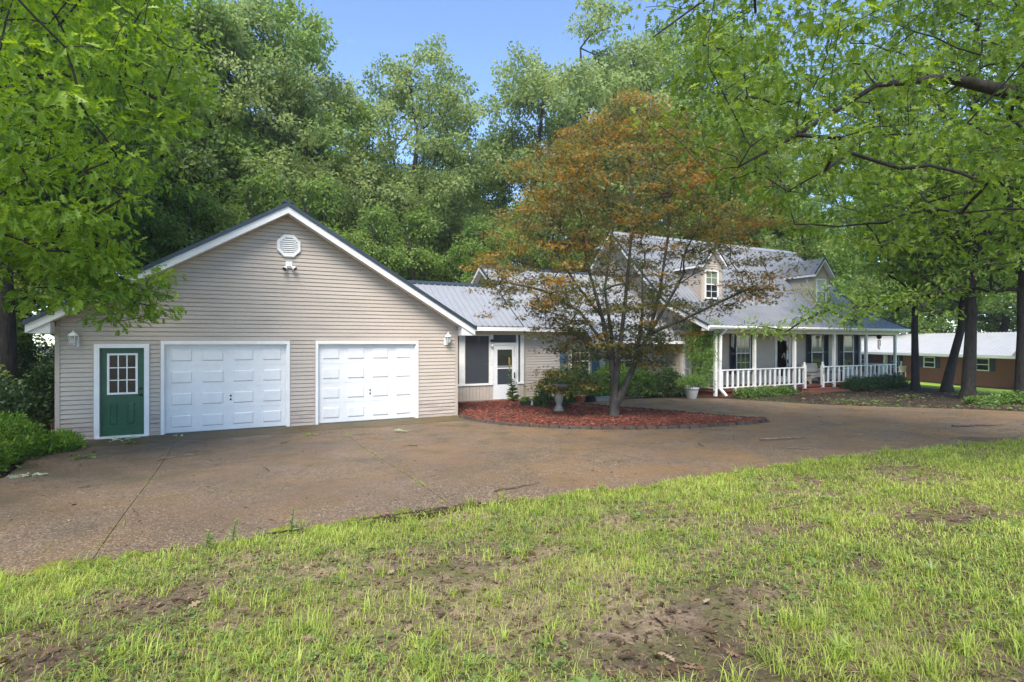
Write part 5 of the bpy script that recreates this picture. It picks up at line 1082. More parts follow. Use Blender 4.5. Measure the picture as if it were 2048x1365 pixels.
# ------------------------------------------------------------------ shrubs, vine, potted plants
def bush(name, label, cat, loc, rx, ry, h, nc, per, size, m, seed, T=T_RHOMB, group=None, flat=.8, rad=.16, up=.7, droop=.1, z0=.08, stem_m='bark_grey', jit=.8):
    rng = np.random.default_rng(seed); base = np.array(loc, float)
    def s(n, rng):
        p = rng.uniform([-1, -1, 0], [1, 1, 1], (n * 4, 3)); q = p[:, 0] ** 2 + p[:, 1] ** 2 + (p[:, 2] * 1.0) ** 2 + .2 * nz(p[:, 0] * 3 + loc[0], p[:, 1] * 3 + p[:, 2] * 2, 1, seed); p = p[(q < 1) & (q > .35)]
        return base + p * np.array([rx, ry, h - z0]) + np.array([0, 0, z0])
    tg = spread_points(s, nc, rad * .9, rng); t = thing(name, label, cat, tuple(base), group)
    k = max(3, min(9, nc // 8)); st = []
    for i in range(k):
        a = 6.283 * i / k + rng.random(); q = .15 + .1 * rng.random(); st.append(([base + np.array([0, 0, -.05]) + np.array([math.cos(a) * rx, math.sin(a) * ry, 0]) * .12, base + np.array([math.cos(a) * rx * q * 1.5, math.sin(a) * ry * q * 1.5, h * .35])], [.014, .009]))
    wood = MB()
    for pts, rr in st: wood.tube(pts, rr, 5)
    wood = grow(st, tg, .0022, rng, lift=.05, seg=.3, sides=(5, 4))
    link_mesh('stems', trunk_mesh(wood, 'stems', stem_m, base), t)
    P, F, N, S, tt = clusters(tg, rad * rng.uniform(.8, 1.3, len(tg)), per, flat, size, up, droop, rng, jit)
    tt = tt + .25 * ((P[:, 2] - base[2]) / max(h, .1) - .5)
    link_mesh('foliage', leaf_mesh('foliage', T, P, F, N, S, tt, m, base), t); return t
def gz(u, v): return float(Gl(u, v))
for k, (u, v, rx, ry, h, m, lab) in enumerate([(13.95, 2.15, .62, .6, 1.05, 'leaf_shrub', 'rounded green shrub at the corner of the wing beside the shutter'), (15.1, 2.3, .75, .55, 1.15, 'leaf_shrub', 'leafy shrub growing under the small wing window'), (16.4, 2.1, .8, .6, 1.25, 'leaf_vine', 'light green shrub behind the maple trunk'), (17.7, 2.0, .8, .65, 1.2, 'leaf_shrub', 'dense shrub between the maple and the white pot'), (18.75, 1.75, .7, .6, 1.1, 'leaf_dark', 'dark shrub beside the vine at the house corner')]):
    bush('shrub', lab, 'shrub', (u, v, gz(u, v)), rx * 1.15, ry, h * 1.08, 95, 62, .082, m, 50 + k, group='shrubs along the wing')
for k, (u, v, rx, ry, h, lab) in enumerate([(28.3, -.25, .9, .5, .62, 'low dark shrub before the porch railing beside the steps'), (29.7, -.2, .8, .5, .55, 'low dark shrub in the middle before the far porch railing'), (31.1, -.15, .9, .55, .6, 'low dark shrub at the far end of the porch')]):
    bush('low_shrub', lab, 'shrub', (u, v, gz(u, v)), rx, ry, h, 60, 60, .07, 'leaf_dark', 60 + k, group='low shrubs before the porch')
for k, (u, v, rx, h, lab) in enumerate([(21.2, -.05, .55, .34, 'low ferny plant beside the downspout'), (22.3, -.05, .6, .36, 'low ferny plant under the second porch post'), (23.5, -.1, .6, .34, 'low ferny plant left of the porch steps')]):
    bush('fern_clump', lab, 'plant', (u, v, gz(u, v)), rx, .35, h, 40, 40, .10, 'leaf_shrub', 70 + k, T_LANCE, 'low plants before the porch', .6, .13, .9, .2)
for k, (u, v, rx, ry, h) in enumerate([(-.55, -1.7, .75, 1.0, .85), (-.75, -3.2, .85, .9, .95), (-1.9, -2.2, 1.0, 1.1, 1.1), (.28, -1.15, .36, .45, .32)]):
    bush('juniper', ['bright green juniper sprawling at the left garage corner', 'bright green juniper mound beside the leaf litter', 'bright juniper mound behind the sprawling one', 'small low juniper tip creeping along the garage wall'][k], 'shrub', (u, v, gz(u, v)), rx, ry, h, [150, 150, 150, 60][k], 60, .085, 'leaf_juniper', 80 + k, T_LANCE, 'junipers by the garage corner', .75, .14, .8, -.35, .05, jit=.9)
for k, (u, v, rx, ry, h) in enumerate([(-1.4, 1.2, .9, .9, 1.3), (-2.6, 3.2, 1.1, 1.1, 1.7), (-1.3, 5.2, .9, 1.0, 1.5), (-4.2, 2.2, 1.2, 1.2, 2.0), (-3.2, 6.8, 1.3, 1.2, 2.2), (-6.2, 3.6, 1.4, 1.4, 2.4), (-2.2, 9.5, 1.4, 1.2, 2.4), (-5.4, 9.4, 1.6, 1.4, 2.6)]):
    bush('woodland_shrub', 'dark woodland shrub in the shade left of the garage', 'shrub', (u, v, gz(u, v)), rx, ry, h, 70, 60, .12, 'leaf_dark' if k % 2 == 0 else 'leaf_forest', 90 + k, group='woodland shrubs left of the garage', rad=.28)
for k, (u, v, rx, ry, h) in enumerate([(26.6, -6.3, .9, .5, .32), (27.3, -7.2, .9, .6, .35), (25.4, -6.0, .7, .4, .22), (28.8, -7.8, .9, .6, .4)]):
    bush('ivy_patch', 'low leafy ground plant growing around the oak bases', 'plant', (u, v, gz(u, v)), rx, ry, h, 50, 45, .085, 'leaf_shrub', 110 + k, group='low plants round the oak bases', flat=.5)
# wisteria on the porch corner
rng = np.random.default_rng(121); wv = np.array((20.0, 1.15, .05)); vt = thing('climbing_vine', 'leafy green vine climbing the left porch corner', 'vine', tuple(wv))
def samp_vine(n, r):
    p = r.uniform([-.35, -1.0, .5], [.25, .75, 2.85], (n * 5, 3)); w = .55 + .45 * np.sin(p[:, 2] * 2.2 + 4) ; q = (p[:, 0] / .32) ** 2 + ((p[:, 1] + .15) / (.75 * (0.65 + .35 * (p[:, 2] > 1.7) + .15 * np.sin(5 * p[:, 2])))) ** 2
    return wv + p[q < 1]
tg = spread_points(samp_vine, 150, .15, rng)
link_mesh('stems', trunk_mesh(grow([([wv + np.array(p) for p in ((0, .1, -.1), (0, 0, .8), (.02, -.2, 1.6), (0, -.3, 2.4))], [.03, .024, .018, .008]), ([wv + np.array(p) for p in ((0, .1, .0), (-.05, .3, .9), (0, .35, 1.9), (0, .2, 2.6))], [.026, .02, .014, .008])], tg, .003, rng, lift=-.05, seg=.3, sides=(6, 4)), 'stems', 'bark_grey', wv), vt)
P, F, N, S, t = clusters(tg, .24, 52, 1.0, .098, .5, .9, rng, .9); link_mesh('foliage', leaf_mesh('foliage', T_LANCE, P, F, N, S, t, 'leaf_vine', wv), vt)
# pots
def pot(u, v, z, prof, m, label, seed, ph, pr, pm, T=T_LANCE, n=26, per=30, size=.08, name='flower_pot', nseg=20):
    t = thing(name, label, 'planter', (u, v, z)); k = len(prof)
    MB().lathe([(r, z + h) for r, h in prof] + [(prof[-1][0] - .02, z + prof[-1][1]), (prof[-1][0] - .03, z + prof[-1][1] - .05)], (u, v, 0), nseg).build('pot', m, t, True)
    if ph:
        b = bush('potted_plant', 'leafy plant growing in ' + label, 'plant', (u, v, z + prof[-1][1] - .04), pr, pr, ph, n, per, size, pm, seed, T, rad=.1, droop=.35)
    return t
g0 = lambda u, v: float(G(u, v)) + .035
pot(18.75, .30, g0(18.75, .30), [(.16, 0), (.17, .02), (.24, .30), (.255, .36), (.275, .365), (.275, .42)], 'pot_white', 'round cream pot at the house corner', 131, .55, .55, 'leaf_vine', n=46, per=34)
pot(14.15, .95, g0(14.15, .95), [(.13, 0), (.15, .02), (.20, .24), (.235, .25), (.235, .31)], 'terracotta', 'terracotta pot beside the mulch bed', 132, .4, .28, 'leaf_vine')
pot(14.72, 1.15, g0(14.72, 1.15), [(.14, 0), (.15, .01), (.17, .20), (.18, .22)], 'black_plastic', 'black tub between the terracotta pot and the grey trough', 133, .45, .26, 'leaf_shrub')
pot(16.15, 1.25, g0(16.15, 1.25), [(.13, 0), (.15, .02), (.20, .26), (.235, .27), (.235, .33)], 'terracotta', 'terracotta pot behind the maple trunk', 134, .35, .25, 'leaf_shrub')
def trough(u, v, z, w, d, h, m, label, seed, pm, ph=.14):
    t = thing('planter_box', label, 'planter', (u, v, z)); b = MB()
    b.add([(u - w * .45, v - d * .42, z), (u + w * .45, v - d * .42, z), (u + w * .45, v + d * .42, z), (u - w * .45, v + d * .42, z), (u - w / 2, v - d / 2, z + h), (u + w / 2, v - d / 2, z + h), (u + w / 2, v + d / 2, z + h), (u - w / 2, v + d / 2, z + h)], [(0, 3, 2, 1), (0, 1, 5, 4), (1, 2, 6, 5), (2, 3, 7, 6), (3, 0, 4, 7)]); b.build('box', m, t)
    B('rim', m, t, (u - w / 2 - .012, u + w / 2 + .012, v - d / 2 - .012, v - d / 2 + .012, z + h - .02, z + h + .008), (u - w / 2 - .012, u + w / 2 + .012, v + d / 2 - .012, v + d / 2 + .012, z + h - .02, z + h + .008), (u - w / 2 - .012, u - w / 2 + .012, v - d / 2 + .012, v + d / 2 - .012, z + h - .02, z + h + .008), (u + w / 2 - .012, u + w / 2 + .012, v - d / 2 + .012, v + d / 2 - .012, z + h - .02, z + h + .008))
    B('soil', 'timber', t, (u - w * .45, u + w * .45, v - d * .42, v + d * .42, z + h - .05, z + h - .03))
    bush('potted_plant', 'seedlings growing in ' + label, 'plant', (u, v, z + h - .03), w * .42, d * .4, ph, 14, 22, .06, pm, seed, T_BROAD, rad=.06)
zm = lambda u, v: float(Zm(np.array([u]), np.array([v]))[0])
trough(15.22, 1.18, g0(15.22, 1.18), .62, .24, .17, 'grey_plastic', 'long grey trough beside the maple', 141, 'leaf_shrub')
trough(11.74, .48, zm(11.74, .48) - .01, .30, .2, .15, 'green_plastic', 'small green box on the mulch by the storm door', 142, 'leaf_vine'); trough(12.16, .46, zm(12.16, .46) - .01, .30, .2, .15, 'green_plastic', 'small green box on the mulch toward the wing corner', 143, 'leaf_vine')
jug = thing('white_jug', 'small white jug between the two green planter boxes', 'jug', (11.95, .45, zm(11.95, .45))); z = jug.location.z
MB().lathe([(.045, z), (.05, z + .02), (.05, z + .10), (.02, z + .14), (.02, z + .16)], (11.95, .45, 0), 12).build('body', 'white_door', jug, True); MB().lathe([(.023, z + .155), (.023, z + .175)], (11.95, .45, 0), 10).build('cap', 'white_paint', jug)
# birdbath pedestal
bx, by = 11.97, -1.17; bz_ = zm(bx, by) - .01; bb = thing('birdbath', 'grey stone birdbath on a turned pedestal in the mulch', 'birdbath', (bx, by, bz_))
MB().lathe([(.15, bz_), (.155, bz_ + .05), (.12, bz_ + .08), (.13, bz_ + .10), (.105, bz_ + .14), (.075, bz_ + .19), (.085, bz_ + .24), (.125, bz_ + .34), (.13, bz_ + .42), (.10, bz_ + .52), (.07, bz_ + .60), (.085, bz_ + .63), (.09, bz_ + .66)], (bx, by, 0), 18).build('pedestal', 'concrete', bb, True)
MB().lathe([(.09, bz_ + .661), (.22, bz_ + .70), (.30, bz_ + .76), (.31, bz_ + .79), (.285, bz_ + .79), (.24, bz_ + .75), (.05, bz_ + .715)], (bx, by, 0), 22).build('bowl', 'concrete', bb, True)
bush('weeping_shrub', 'dark weeping shrub behind the birdbath', 'shrub', (12.45, .05, zm(12.45, .05) - .03), .62, .62, .98, 75, 60, .07, 'leaf_dark', 151, T_LANCE, flat=.4, droop=.7)
# mullein by the storm door
mu_ = np.array((11.95, 1.7, zm(11.95, 1.7) - .02)); ml = thing('mullein_plant', 'tall mullein with yellow spike before the storm door', 'plant', tuple(mu_)); rng = np.random.default_rng(161)
stem_pts = [mu_ + np.array(p) for p in ((0, 0, 0), (-.05, 0, .35), (-.12, 0, .75), (-.17, 0, 1.15), (-.18, 0, 1.55))]; MB().tube(stem_pts, [.02, .018, .015, .012, .004], 7).build('stem', 'leaf_mat_stem' if False else 'green_plastic', ml, True)
n = 90; q = rng.random(n) ** 1.3; hz = .05 + q * .95; a = rng.random(n) * 6.283; cx = np.interp(hz, [0, .35, .75, 1.15, 1.55], [0, -.05, -.12, -.17, -.18])
P = np.stack([mu_[0] + cx, mu_[1] + 0 * cx, mu_[2] + hz], 1); F = np.stack([np.cos(a), np.sin(a), .5 + 0 * a], 1); link_mesh('foliage', leaf_mesh('foliage', T_BROAD, P, F, np.tile([0, 0, 1.], (n, 1)) + rng.normal(size=(n, 3)) * .3, .28 * (1.1 - hz * .75), .4 + rng.normal(0, .2, n), 'weed', mu_), ml)
mat('mullein_yellow', (.50, .42, .06), .7); sp2 = MB()
for k in range(120):
    h = 1.08 + rng.random() * .45; a = rng.random() * 6.28; c = np.array([mu_[0] - .165 - .02 * (h - 1.1), mu_[1], mu_[2] + h]) + np.array([math.cos(a), math.sin(a), 0]) * .02; sp2.lathe([(.002, -.012), (.013, 0), (.002, .012)], c, 5)
sp2.build('flower_spike', 'mullein_yellow', ml, kind='stuff')

T_ROUND = (np.array([(0, 0, 0), (.3, .3, .05), (.8, .32, .02), (1, 0, -.04), (.8, -.32, .02), (.3, -.3, .05)], np.float32), [[0, 3, 2, 1], [0, 5, 4, 3]])
# ------------------------------------------------------------------ lawn: grass, clover, moss, litter
rng = np.random.default_rng(201)
def lawn_pts(n, zmax=15, pw=1.0, margin=1.35):
    """points of the front lawn, thinning out with distance"""
    out = np.zeros((0, 2)); c, s = math.cos(R(27)), math.sin(R(27))
    while len(out) < n:
        Z = 1.5 + (zmax - 1.5) * rng.random(n * 2) ** pw; X = Z * rng.uniform(-margin, margin, n * 2); u = 3.44 + X * c + Z * s; v = -14.86 - X * s + Z * c
        ok = (dist_poly(u, v, DRIVE) > -.06 + .10 * nz(u, v, 5, 3)) & (v < -8.2) & (u < 24) & (u > -7); out = np.concatenate([out, np.stack([u[ok], v[ok]], 1)])
    return out[:n]
def cover(p):
    u, v = p[:, 0], p[:, 1]
    f = .60 + .36 * nz(u, v, .9, 1) + .44 * nz(u, v, 2.6, 6) + .15 * nz(u, v, 7, 8)
    f += .35 * np.exp(-((v + 9.3) / .55) ** 2) - .30 * np.clip((2.6 - u) / 2.0, 0, 1) * np.clip((-10.6 - v) / 1.2, 0, 1) + .12 * np.clip((u - 7) / 5, 0, 1)
    for a_, b_, c_, d_ in ((6.4, -12.3, 1.0, .32), (7.9, -11.4, .9, .3), (5.6, -10.9, .7, .25), (9.6, -12.0, .8, .3), (4.6, -13.0, .5, .25)): f = f - .55 * np.exp(-((u - a_) / c_) ** 2 - ((v - b_) / d_) ** 2)
    return np.clip(f, 0, 1)
def blades(P, L, W, lean, tint, name):
    n = len(P); a = rng.random(n) * 6.283; d = np.stack([np.cos(a), np.sin(a), 0 * a], 1); w = np.stack([-np.sin(a), np.cos(a), 0 * a], 1) * (W * .5)[:, None]
    up = np.array([0, 0, 1.]); m1 = P + d * (L * lean * .30)[:, None] + up * (L * .58 * (1 - .25 * lean))[:, None]; tp = P + d * (L * lean * .95)[:, None] + up * (L * (1 - .55 * lean))[:, None]
    V = np.stack([P - w, P + w, m1 + w * .8, m1 - w * .8, tp], 1).reshape(-1, 3); b = (np.arange(n) * 5)[:, None]
    loops = np.concatenate([b + [[0, 1, 2, 3]], b + [[3, 2, 4]]], 1).ravel().astype(np.int32); tot = np.tile(np.array([4, 3], np.int32), n); st = np.concatenate([[0], np.cumsum(tot)[:-1]]).astype(np.int32)
    me = bpy.data.meshes.new(name); me.vertices.add(n * 5); me.vertices.foreach_set("co", V.astype(np.float32).ravel()); me.loops.add(len(loops)); me.loops.foreach_set("vertex_index", loops); me.polygons.add(2 * n); me.polygons.foreach_set("loop_start", st); me.polygons.foreach_set("loop_total", tot)
    at2 = me.attributes.new('tint', 'FLOAT', 'POINT'); at2.data.foreach_set("value", np.repeat(np.clip(tint, 0, 1), 5).astype(np.float32)); me.update(calc_edges=True); me.materials.append(MATS['grass']); return me
p = lawn_pts(215000, 15, .80); p = p[rng.random(len(p)) < cover(p) ** 1.1]
zl = Gl(p[:, 0], p[:, 1]); n1 = len(p); dd = np.hypot(p[:, 0] - 3.44, p[:, 1] + 14.86)
Lb = rng.uniform(.02, .075, n1) * (.8 + .6 * cover(p)); Wb = rng.uniform(.0028, .0055, n1) * np.clip(dd / 4, 1, 2.2)
t1 = .66 + .22 * nz(p[:, 0], p[:, 1], 1.3, 12) + rng.normal(0, .17, n1); t1[rng.random(n1) < .09] = .02
g1 = blades(np.column_stack([p, zl - .004]), Lb, Wb, rng.uniform(.3, 1.05, n1), t1, 'lawn_grass'); tag(link_mesh('lawn_grass', g1), 'thin patchy lawn grass before the driveway', 'grass', kind='stuff')
tc_ = lawn_pts(900, 13, .85); tc_ = tc_[rng.random(len(tc_)) < cover(tc_)]; nb_ = 26
pc = np.repeat(tc_, nb_, 0) + rng.normal(0, .028, (len(tc_) * nb_, 2)); tl = np.repeat(rng.uniform(.08, .22, len(tc_)), nb_) * rng.uniform(.5, 1.1, len(pc))
g2 = blades(np.column_stack([pc, Gl(pc[:, 0], pc[:, 1]) - .005]), tl, rng.uniform(.0035, .0075, len(pc)), rng.uniform(.35, 1.1, len(pc)), np.repeat(rng.normal(.62, .14, len(tc_)), nb_) + rng.normal(0, .08, len(pc)), 'grass_tufts'); tag(link_mesh('grass_tufts', g2), 'longer tufts of bright grass scattered over the lawn', 'grass', kind='stuff')
pk = lawn_pts(15000, 13, .85); f = (cover(pk) > .35) & (nz(pk[:, 0], pk[:, 1], 1.9, 15) > -.15); pk = pk[f]; n3 = len(pk); cl3 = np.repeat(np.column_stack([pk, Gl(pk[:, 0], pk[:, 1]) + rng.uniform(.012, .05, n3)]), 4, 0) + rng.normal(0, .012, (n3 * 4, 3)) * [1, 1, .5]
a = rng.random(n3 * 4) * 6.283; g3 = leaf_mesh('clover', T_ROUND, cl3, np.stack([np.cos(a), np.sin(a), .15 + 0 * a], 1), np.tile([0, 0, 1.], (n3 * 4, 1)) + rng.normal(size=(n3 * 4, 3)) * .35, rng.uniform(.010, .029, n3 * 4), rng.normal(.5, .2, n3 * 4), 'weed'); tag(link_mesh('clover', g3), 'small round-leaved weeds spread through the lawn', 'weeds', kind='stuff')
# moss strip at the edge of the drive and in its joints
mat('moss', (.17, .185, .018), .95, var=.3, vscale=5, fine=.25, fscale=50, bump=.8, bscale=90, col2=(.09, .12, .02))
ms = MB(); rm = random.Random(4)
def moss_blob(x, y, r, h):
    z = float(Gl(x, y)) if dist_poly(np.array([x]), np.array([y]), DRIVE)[0] > 0 else float(G(x, y)) + .034
    n = 9; ph = rm.random() * 6; rr = [r * (1 + .28 * math.sin(2 * 6.283 * k / n + ph) + rm.uniform(-.15, .15)) for k in range(n)]; ring = lambda f, hz: [(x + rr[k] * f * math.cos(6.283 * k / n) * 1.5, y + rr[k] * f * math.sin(6.283 * k / n), z + hz) for k in range(n)]
    ms.add(ring(1, -.012) + ring(.72, h * .62) + ring(.35, h) + [(x, y, z + h)], [(k, (k + 1) % n, n + (k + 1) % n, n + k) for k in range(n)] + [(n + k, n + (k + 1) % n, 2 * n + (k + 1) % n, 2 * n + k) for k in range(n)] + [(2 * n + k, 2 * n + (k + 1) % n, 3 * n) for k in range(n)])
for _ in range(420):
    q = rm.choice([e for e in EDGE if 1.2 < e[0] < 12]); 
    if math.sin(q[0] * 2.1 + 4.2) + .5 * math.sin(q[0] * 5.3) < -.1: continue
    moss_blob(q[0] + rm.uniform(-.12, .12), q[1] + rm.gauss(-.02, .055), rm.uniform(.02, .075), rm.uniform(.008, .022))
for cx_, cy_ in ((7.6, -10.3), (8.4, -10.7), (9.3, -10.1), (6.9, -10.9), (10.6, -10.4), (5.6, -9.6), (8.9, -11.6)):
    for _ in range(22): moss_blob(cx_ + rm.gauss(0, .22), cy_ + rm.gauss(0, .12), rm.uniform(.02, .06), rm.uniform(.006, .014))
mo = ms.build('moss_edge', 'moss', None, True); tag(mo, 'bright yellow-green moss along the edge of the drive', 'moss', kind='stuff')
def strip_grass(pts, n, spread, L, name, label):
    pts = np.array(pts); k = rng.integers(0, len(pts) - 1, n); q = rng.random(n)[:, None]; c = pts[k] * (1 - q) + pts[k + 1] * q; cl = np.sin(c[:, 0] * 3.1 + c[:, 1] * 2.2) + np.sin(c[:, 1] * 5.7); c = c[cl + rng.normal(0, .5, n) > .4] 
    c = c + rng.normal(0, spread, c.shape); m_ = blades(np.column_stack([c, G(c[:, 0], c[:, 1]) + .02]), rng.uniform(L * .4, L, len(c)), rng.uniform(.004, .007, len(c)), rng.uniform(.4, 1.2, len(c)), rng.normal(.6, .15, len(c)), name); tag(link_mesh(name, m_), label, 'grass', kind='stuff')
strip_grass([(5.75, -1.2), (5.75, -8.7)], 1300, .03, .06, 'joint_grass', 'tiny grass growing along the joint between the garage doors and the lawn')
strip_grass([(0, -6.62), (5.7, -6.62), (9.5, -6.62)], 900, .025, .045, 'joint_grass', 'tiny grass growing along the cross joint of the drive')
strip_grass([(2.3, -4.3), (2.3, -8.7)], 160, .03, .06, 'joint_grass', 'tiny grass growing along the joint before the green door')
strip_grass(MULCH[2:14], 900, .07, .07, 'joint_grass', 'tiny grass along the curb of the mulch bed')
# low weeds on the shady bank between drive and porch
nB = 5200; pu = rng.uniform(20.2, 31, nB); pv = rng.uniform(-9.5, .1, nB); ok = (dist_poly(pu, pv, DRIVE) > .02) & (nz(pu, pv, 1.5, 21) + .8 * np.exp(-(dist_poly(pu, pv, DRIVE) / .7) ** 2) > .25) & (pv > -9.5); pu, pv = pu[ok], pv[ok]; nB = len(pu)
a = rng.random(nB) * 6.283; g4 = leaf_mesh('bank_weeds', T_BROAD, np.stack([pu, pv, Gl(pu, pv) + rng.uniform(.01, .10, nB)], 1), np.stack([np.cos(a), np.sin(a), .3 + 0 * a], 1), np.tile([0, 0, 1.], (nB, 1)) + rng.normal(size=(nB, 3)) * .4, rng.uniform(.04, .10, nB), rng.normal(.5, .2, nB), 'weed'); tag(link_mesh('bank_weeds', g4), 'small weeds on the shady bank before the porch', 'weeds', kind='stuff')
# dead grass and crumbs matted between the blades
pt = lawn_pts(20000, 11, .85); nT = len(pt); a = rng.random(nT) * 6.283; tm = leaf_mesh('thatch', T_LANCE, np.column_stack([pt, Gl(pt[:, 0], pt[:, 1]) + rng.uniform(.002, .014, nT)]), np.stack([np.cos(a), np.sin(a), rng.normal(0, .12, nT)], 1), np.tile([0, 0, 1.], (nT, 1)) + rng.normal(size=(nT, 3)) * .3, rng.uniform(.02, .065, nT), rng.random(nT) ** 1.4, 'dead_leaf'); tag(link_mesh('thatch', tm), 'dead grass and bark crumbs matted in the thin lawn', 'thatch', kind='stuff')
# dead leaves
def litter(name, label, P, size, seed):
    n = len(P); a = rng.random(n) * 6.283; me = leaf_mesh(name, T_OAKL, np.column_stack([P, Gl(P[:, 0], P[:, 1]) + rng.uniform(.006, .03, n)]), np.stack([np.cos(a), np.sin(a), rng.normal(0, .22, n)], 1), np.tile([0, 0, 1.], (n, 1)) + rng.normal(size=(n, 3)) * .4, size * rng.uniform(.5, 1.25, n), rng.normal(.4, .25, n), 'dead_leaf'); tag(link_mesh(name, me), label, 'leaf litter', kind='stuff')
pl_ = lawn_pts(3600, 11, .9); w_ = .85 - cover(pl_) + .45 * (pl_[:, 0] < 3.9) * (pl_[:, 1] < -10.8); litter('dead_leaves', 'brown dead leaves lying in the bare patches of the lawn', pl_[rng.random(len(pl_)) < w_ * .75], .085, 1)
q_ = np.column_stack([rng.normal(-.15, .5, 420), rng.uniform(-5.2, -1.2, 420)]); litter('dead_leaves', 'brown leaf litter beside the junipers at the garage corner', q_, .10, 2)
q_ = np.column_stack([rng.uniform(20.3, 31, 1500), rng.uniform(-9.5, 0, 1500)]); q_ = q_[dist_poly(q_[:, 0], q_[:, 1], DRIVE) > 0]; litter('dead_leaves', 'brown leaf litter under the oaks by the porch', q_, .13, 3)
q_ = np.column_stack([rng.uniform(-14, -.4, 2500), rng.uniform(-1, 16, 2500)]); litter('dead_leaves', 'brown leaf litter on the floor of the wood', q_, .16, 4)
nD = 3200; du_ = rng.uniform(-2, 24, nD); dv_ = rng.uniform(-9.4, .8, nD); ok = (dist_poly(du_, dv_, DRIVE) < -.05) & (dist_poly(du_, dv_, MULCH) > .1) & ((rng.random(nD) < .45) | (du_ > 14)); du_, dv_ = du_[ok], dv_[ok]; nD = len(du_); a = rng.random(nD) * 6.283
dm2 = leaf_mesh('drive_debris', T_LANCE, np.stack([du_, dv_, G(du_, dv_) + .040], 1), np.stack([np.cos(a), np.sin(a), .04 + 0 * a], 1), np.tile([0, 0, 1.], (nD, 1)) + rng.normal(size=(nD, 3)) * .3, rng.uniform(.015, .075, nD), rng.random(nD) ** 1.8, 'dead_leaf'); tag(link_mesh('drive_debris', dm2), 'small leaves and catkins strewn over the drive', 'leaf litter', kind='stuff')
# mulch chips
nC = 26000; cu = rng.uniform(8.9, 16.2, nC); cv = rng.uniform(-5.5, 2.85, nC); ok = dist_poly(cu, cv, MULCH) < -.04 + np.where(rng.random(nC) < .08, rng.exponential(.10, nC), 0); cu, cv = cu[ok], cv[ok]; nC = len(cu); a = rng.random(nC) * 6.283
cm = leaf_mesh('mulch_chips', T_CHIP, np.stack([cu, cv, np.where(dist_poly(cu, cv, MULCH) < 0, Zm(cu, cv), G(cu, cv) + .036) + rng.uniform(-.004, .012, nC)], 1), np.stack([np.cos(a), np.sin(a), rng.normal(0, .18, nC)], 1), np.tile([0, 0, 1.], (nC, 1)) + rng.normal(size=(nC, 3)) * .35, rng.uniform(.03, .10, nC), rng.normal(.45, .22, nC) + .12 * nz(cu, cv, 1.2, 3), 'chips', mulch.location); ch_ = link_mesh('mulch_chips', cm, mulch, kind='stuff')
q_ = np.column_stack([rng.uniform(9.4, 15.8, 260), rng.uniform(-5.2, 2.5, 260)]); q_ = q_[dist_poly(q_[:, 0], q_[:, 1], MULCH) < -.1]; n_ = len(q_); a = rng.random(n_) * 6.283; fm = leaf_mesh('fallen_leaves', T_STAR, np.column_stack([q_, Zm(q_[:, 0], q_[:, 1]) + .02]), np.stack([np.cos(a), np.sin(a), rng.normal(0, .2, n_)], 1), np.tile([0, 0, 1.], (n_, 1)) + rng.normal(size=(n_, 3)) * .4, rng.uniform(.05, .11, n_), rng.uniform(.3, 1, n_), 'dead_leaf'); tag(link_mesh('fallen_leaves', fm), 'small fallen maple leaves lying on the red mulch', 'leaf litter', kind='stuff')
# twigs, sprigs and weeds one can pick out
rt = random.Random(9)
def stick(u, v, L, ang, r, m='twig_mat', side=0, label='thin broken twig lying on the drive', group='twigs on the drive'):
    z = float(Gl(u, v)) + .040 if dist_poly(np.array([u]), np.array([v]), DRIVE)[0] < 0 else float(Gl(u, v)) + .03
    t = thing('twig', label, 'twig', (u, v, z), group); mb = MB(); pts = []; n = 6
    for k in range(n + 1):
        q = k / n - .5; pts.append((u + L * q * math.cos(ang) + rt.uniform(-.02, .02) * L, v + L * q * math.sin(ang) + rt.uniform(-.03, .03) * L, z + r + rt.uniform(0, .012)))
    mb.tube(pts, [r * (1 - .55 * k / n) for k in range(n + 1)], 6); mb.build('stem', m, t)
    for s in range(side):
        p0 = pts[2 + s]; a2 = ang + rt.choice((-1, 1)) * rt.uniform(.4, .8); l2 = L * rt.uniform(.2, .35); MB().tube([p0, (p0[0] + l2 * .5 * math.cos(a2), p0[1] + l2 * .5 * math.sin(a2), p0[2] + .015), (p0[0] + l2 * math.cos(a2 + .2), p0[1] + l2 * math.sin(a2 + .2), p0[2] + .005)], [r * .6, r * .45, r * .25], 5).build('side_twig', m, t)
stick(13.35, -7.55, 1.15, -.25, .019, 'twig_pale', 2, 'long pale stick on the drive beyond the mulch bed', None); stick(18.6, -8.6, 1.25, -.35, .022, 'twig_mat', 2, 'long dark stick on the drive near the lawn', None); stick(2.6, -3.0, .95, .55, .010, 'twig_pale', 2, 'slender pale branched twig on the drive before the green door', None); stick(6.8, -8.4, .75, .15, .011, 'twig_mat', 1, 'dark stick at the moss joint near the lawn edge', None)
for u, v, L in [(3.0, -3.9, .3), (3.9, -5.2, .35), (2.4, -7.2, .4), (5.0, -7.6, .3), (6.6, -4.1, .3), (7.6, -5.6, .35), (8.8, -7.6, .4), (11.4, -7.2, .35), (12.5, -8.4, .5), (15.0, -8.0, .45), (16.5, -6.5, .5), (17.8, -4.4, .55), (18.8, -2.4, .5), (19.9, -5.0, .6), (20.6, -7.4, .6), (17.4, -7.6, .45), (16.8, -1.4, .5), (21.4, -9.4, .6), (1.6, -5.2, .3), (4.4, -2.4, .28)]:
    stick(u, v, L, rt.uniform(0, 3.14), rt.uniform(.005, .010), rt.choice(('twig_mat', 'twig_pale')), rt.choice((0, 1)))
for u, v, L in [(4.9, -13.0, .35), (6.5, -12.1, .4), (8.8, -11.0, .6), (12.0, -10.4, .6)]: stick(u, v, L, rt.uniform(0, 3.14), .007, 'twig_mat', 1, 'dry twig lying in the lawn grass', 'twigs on the lawn')
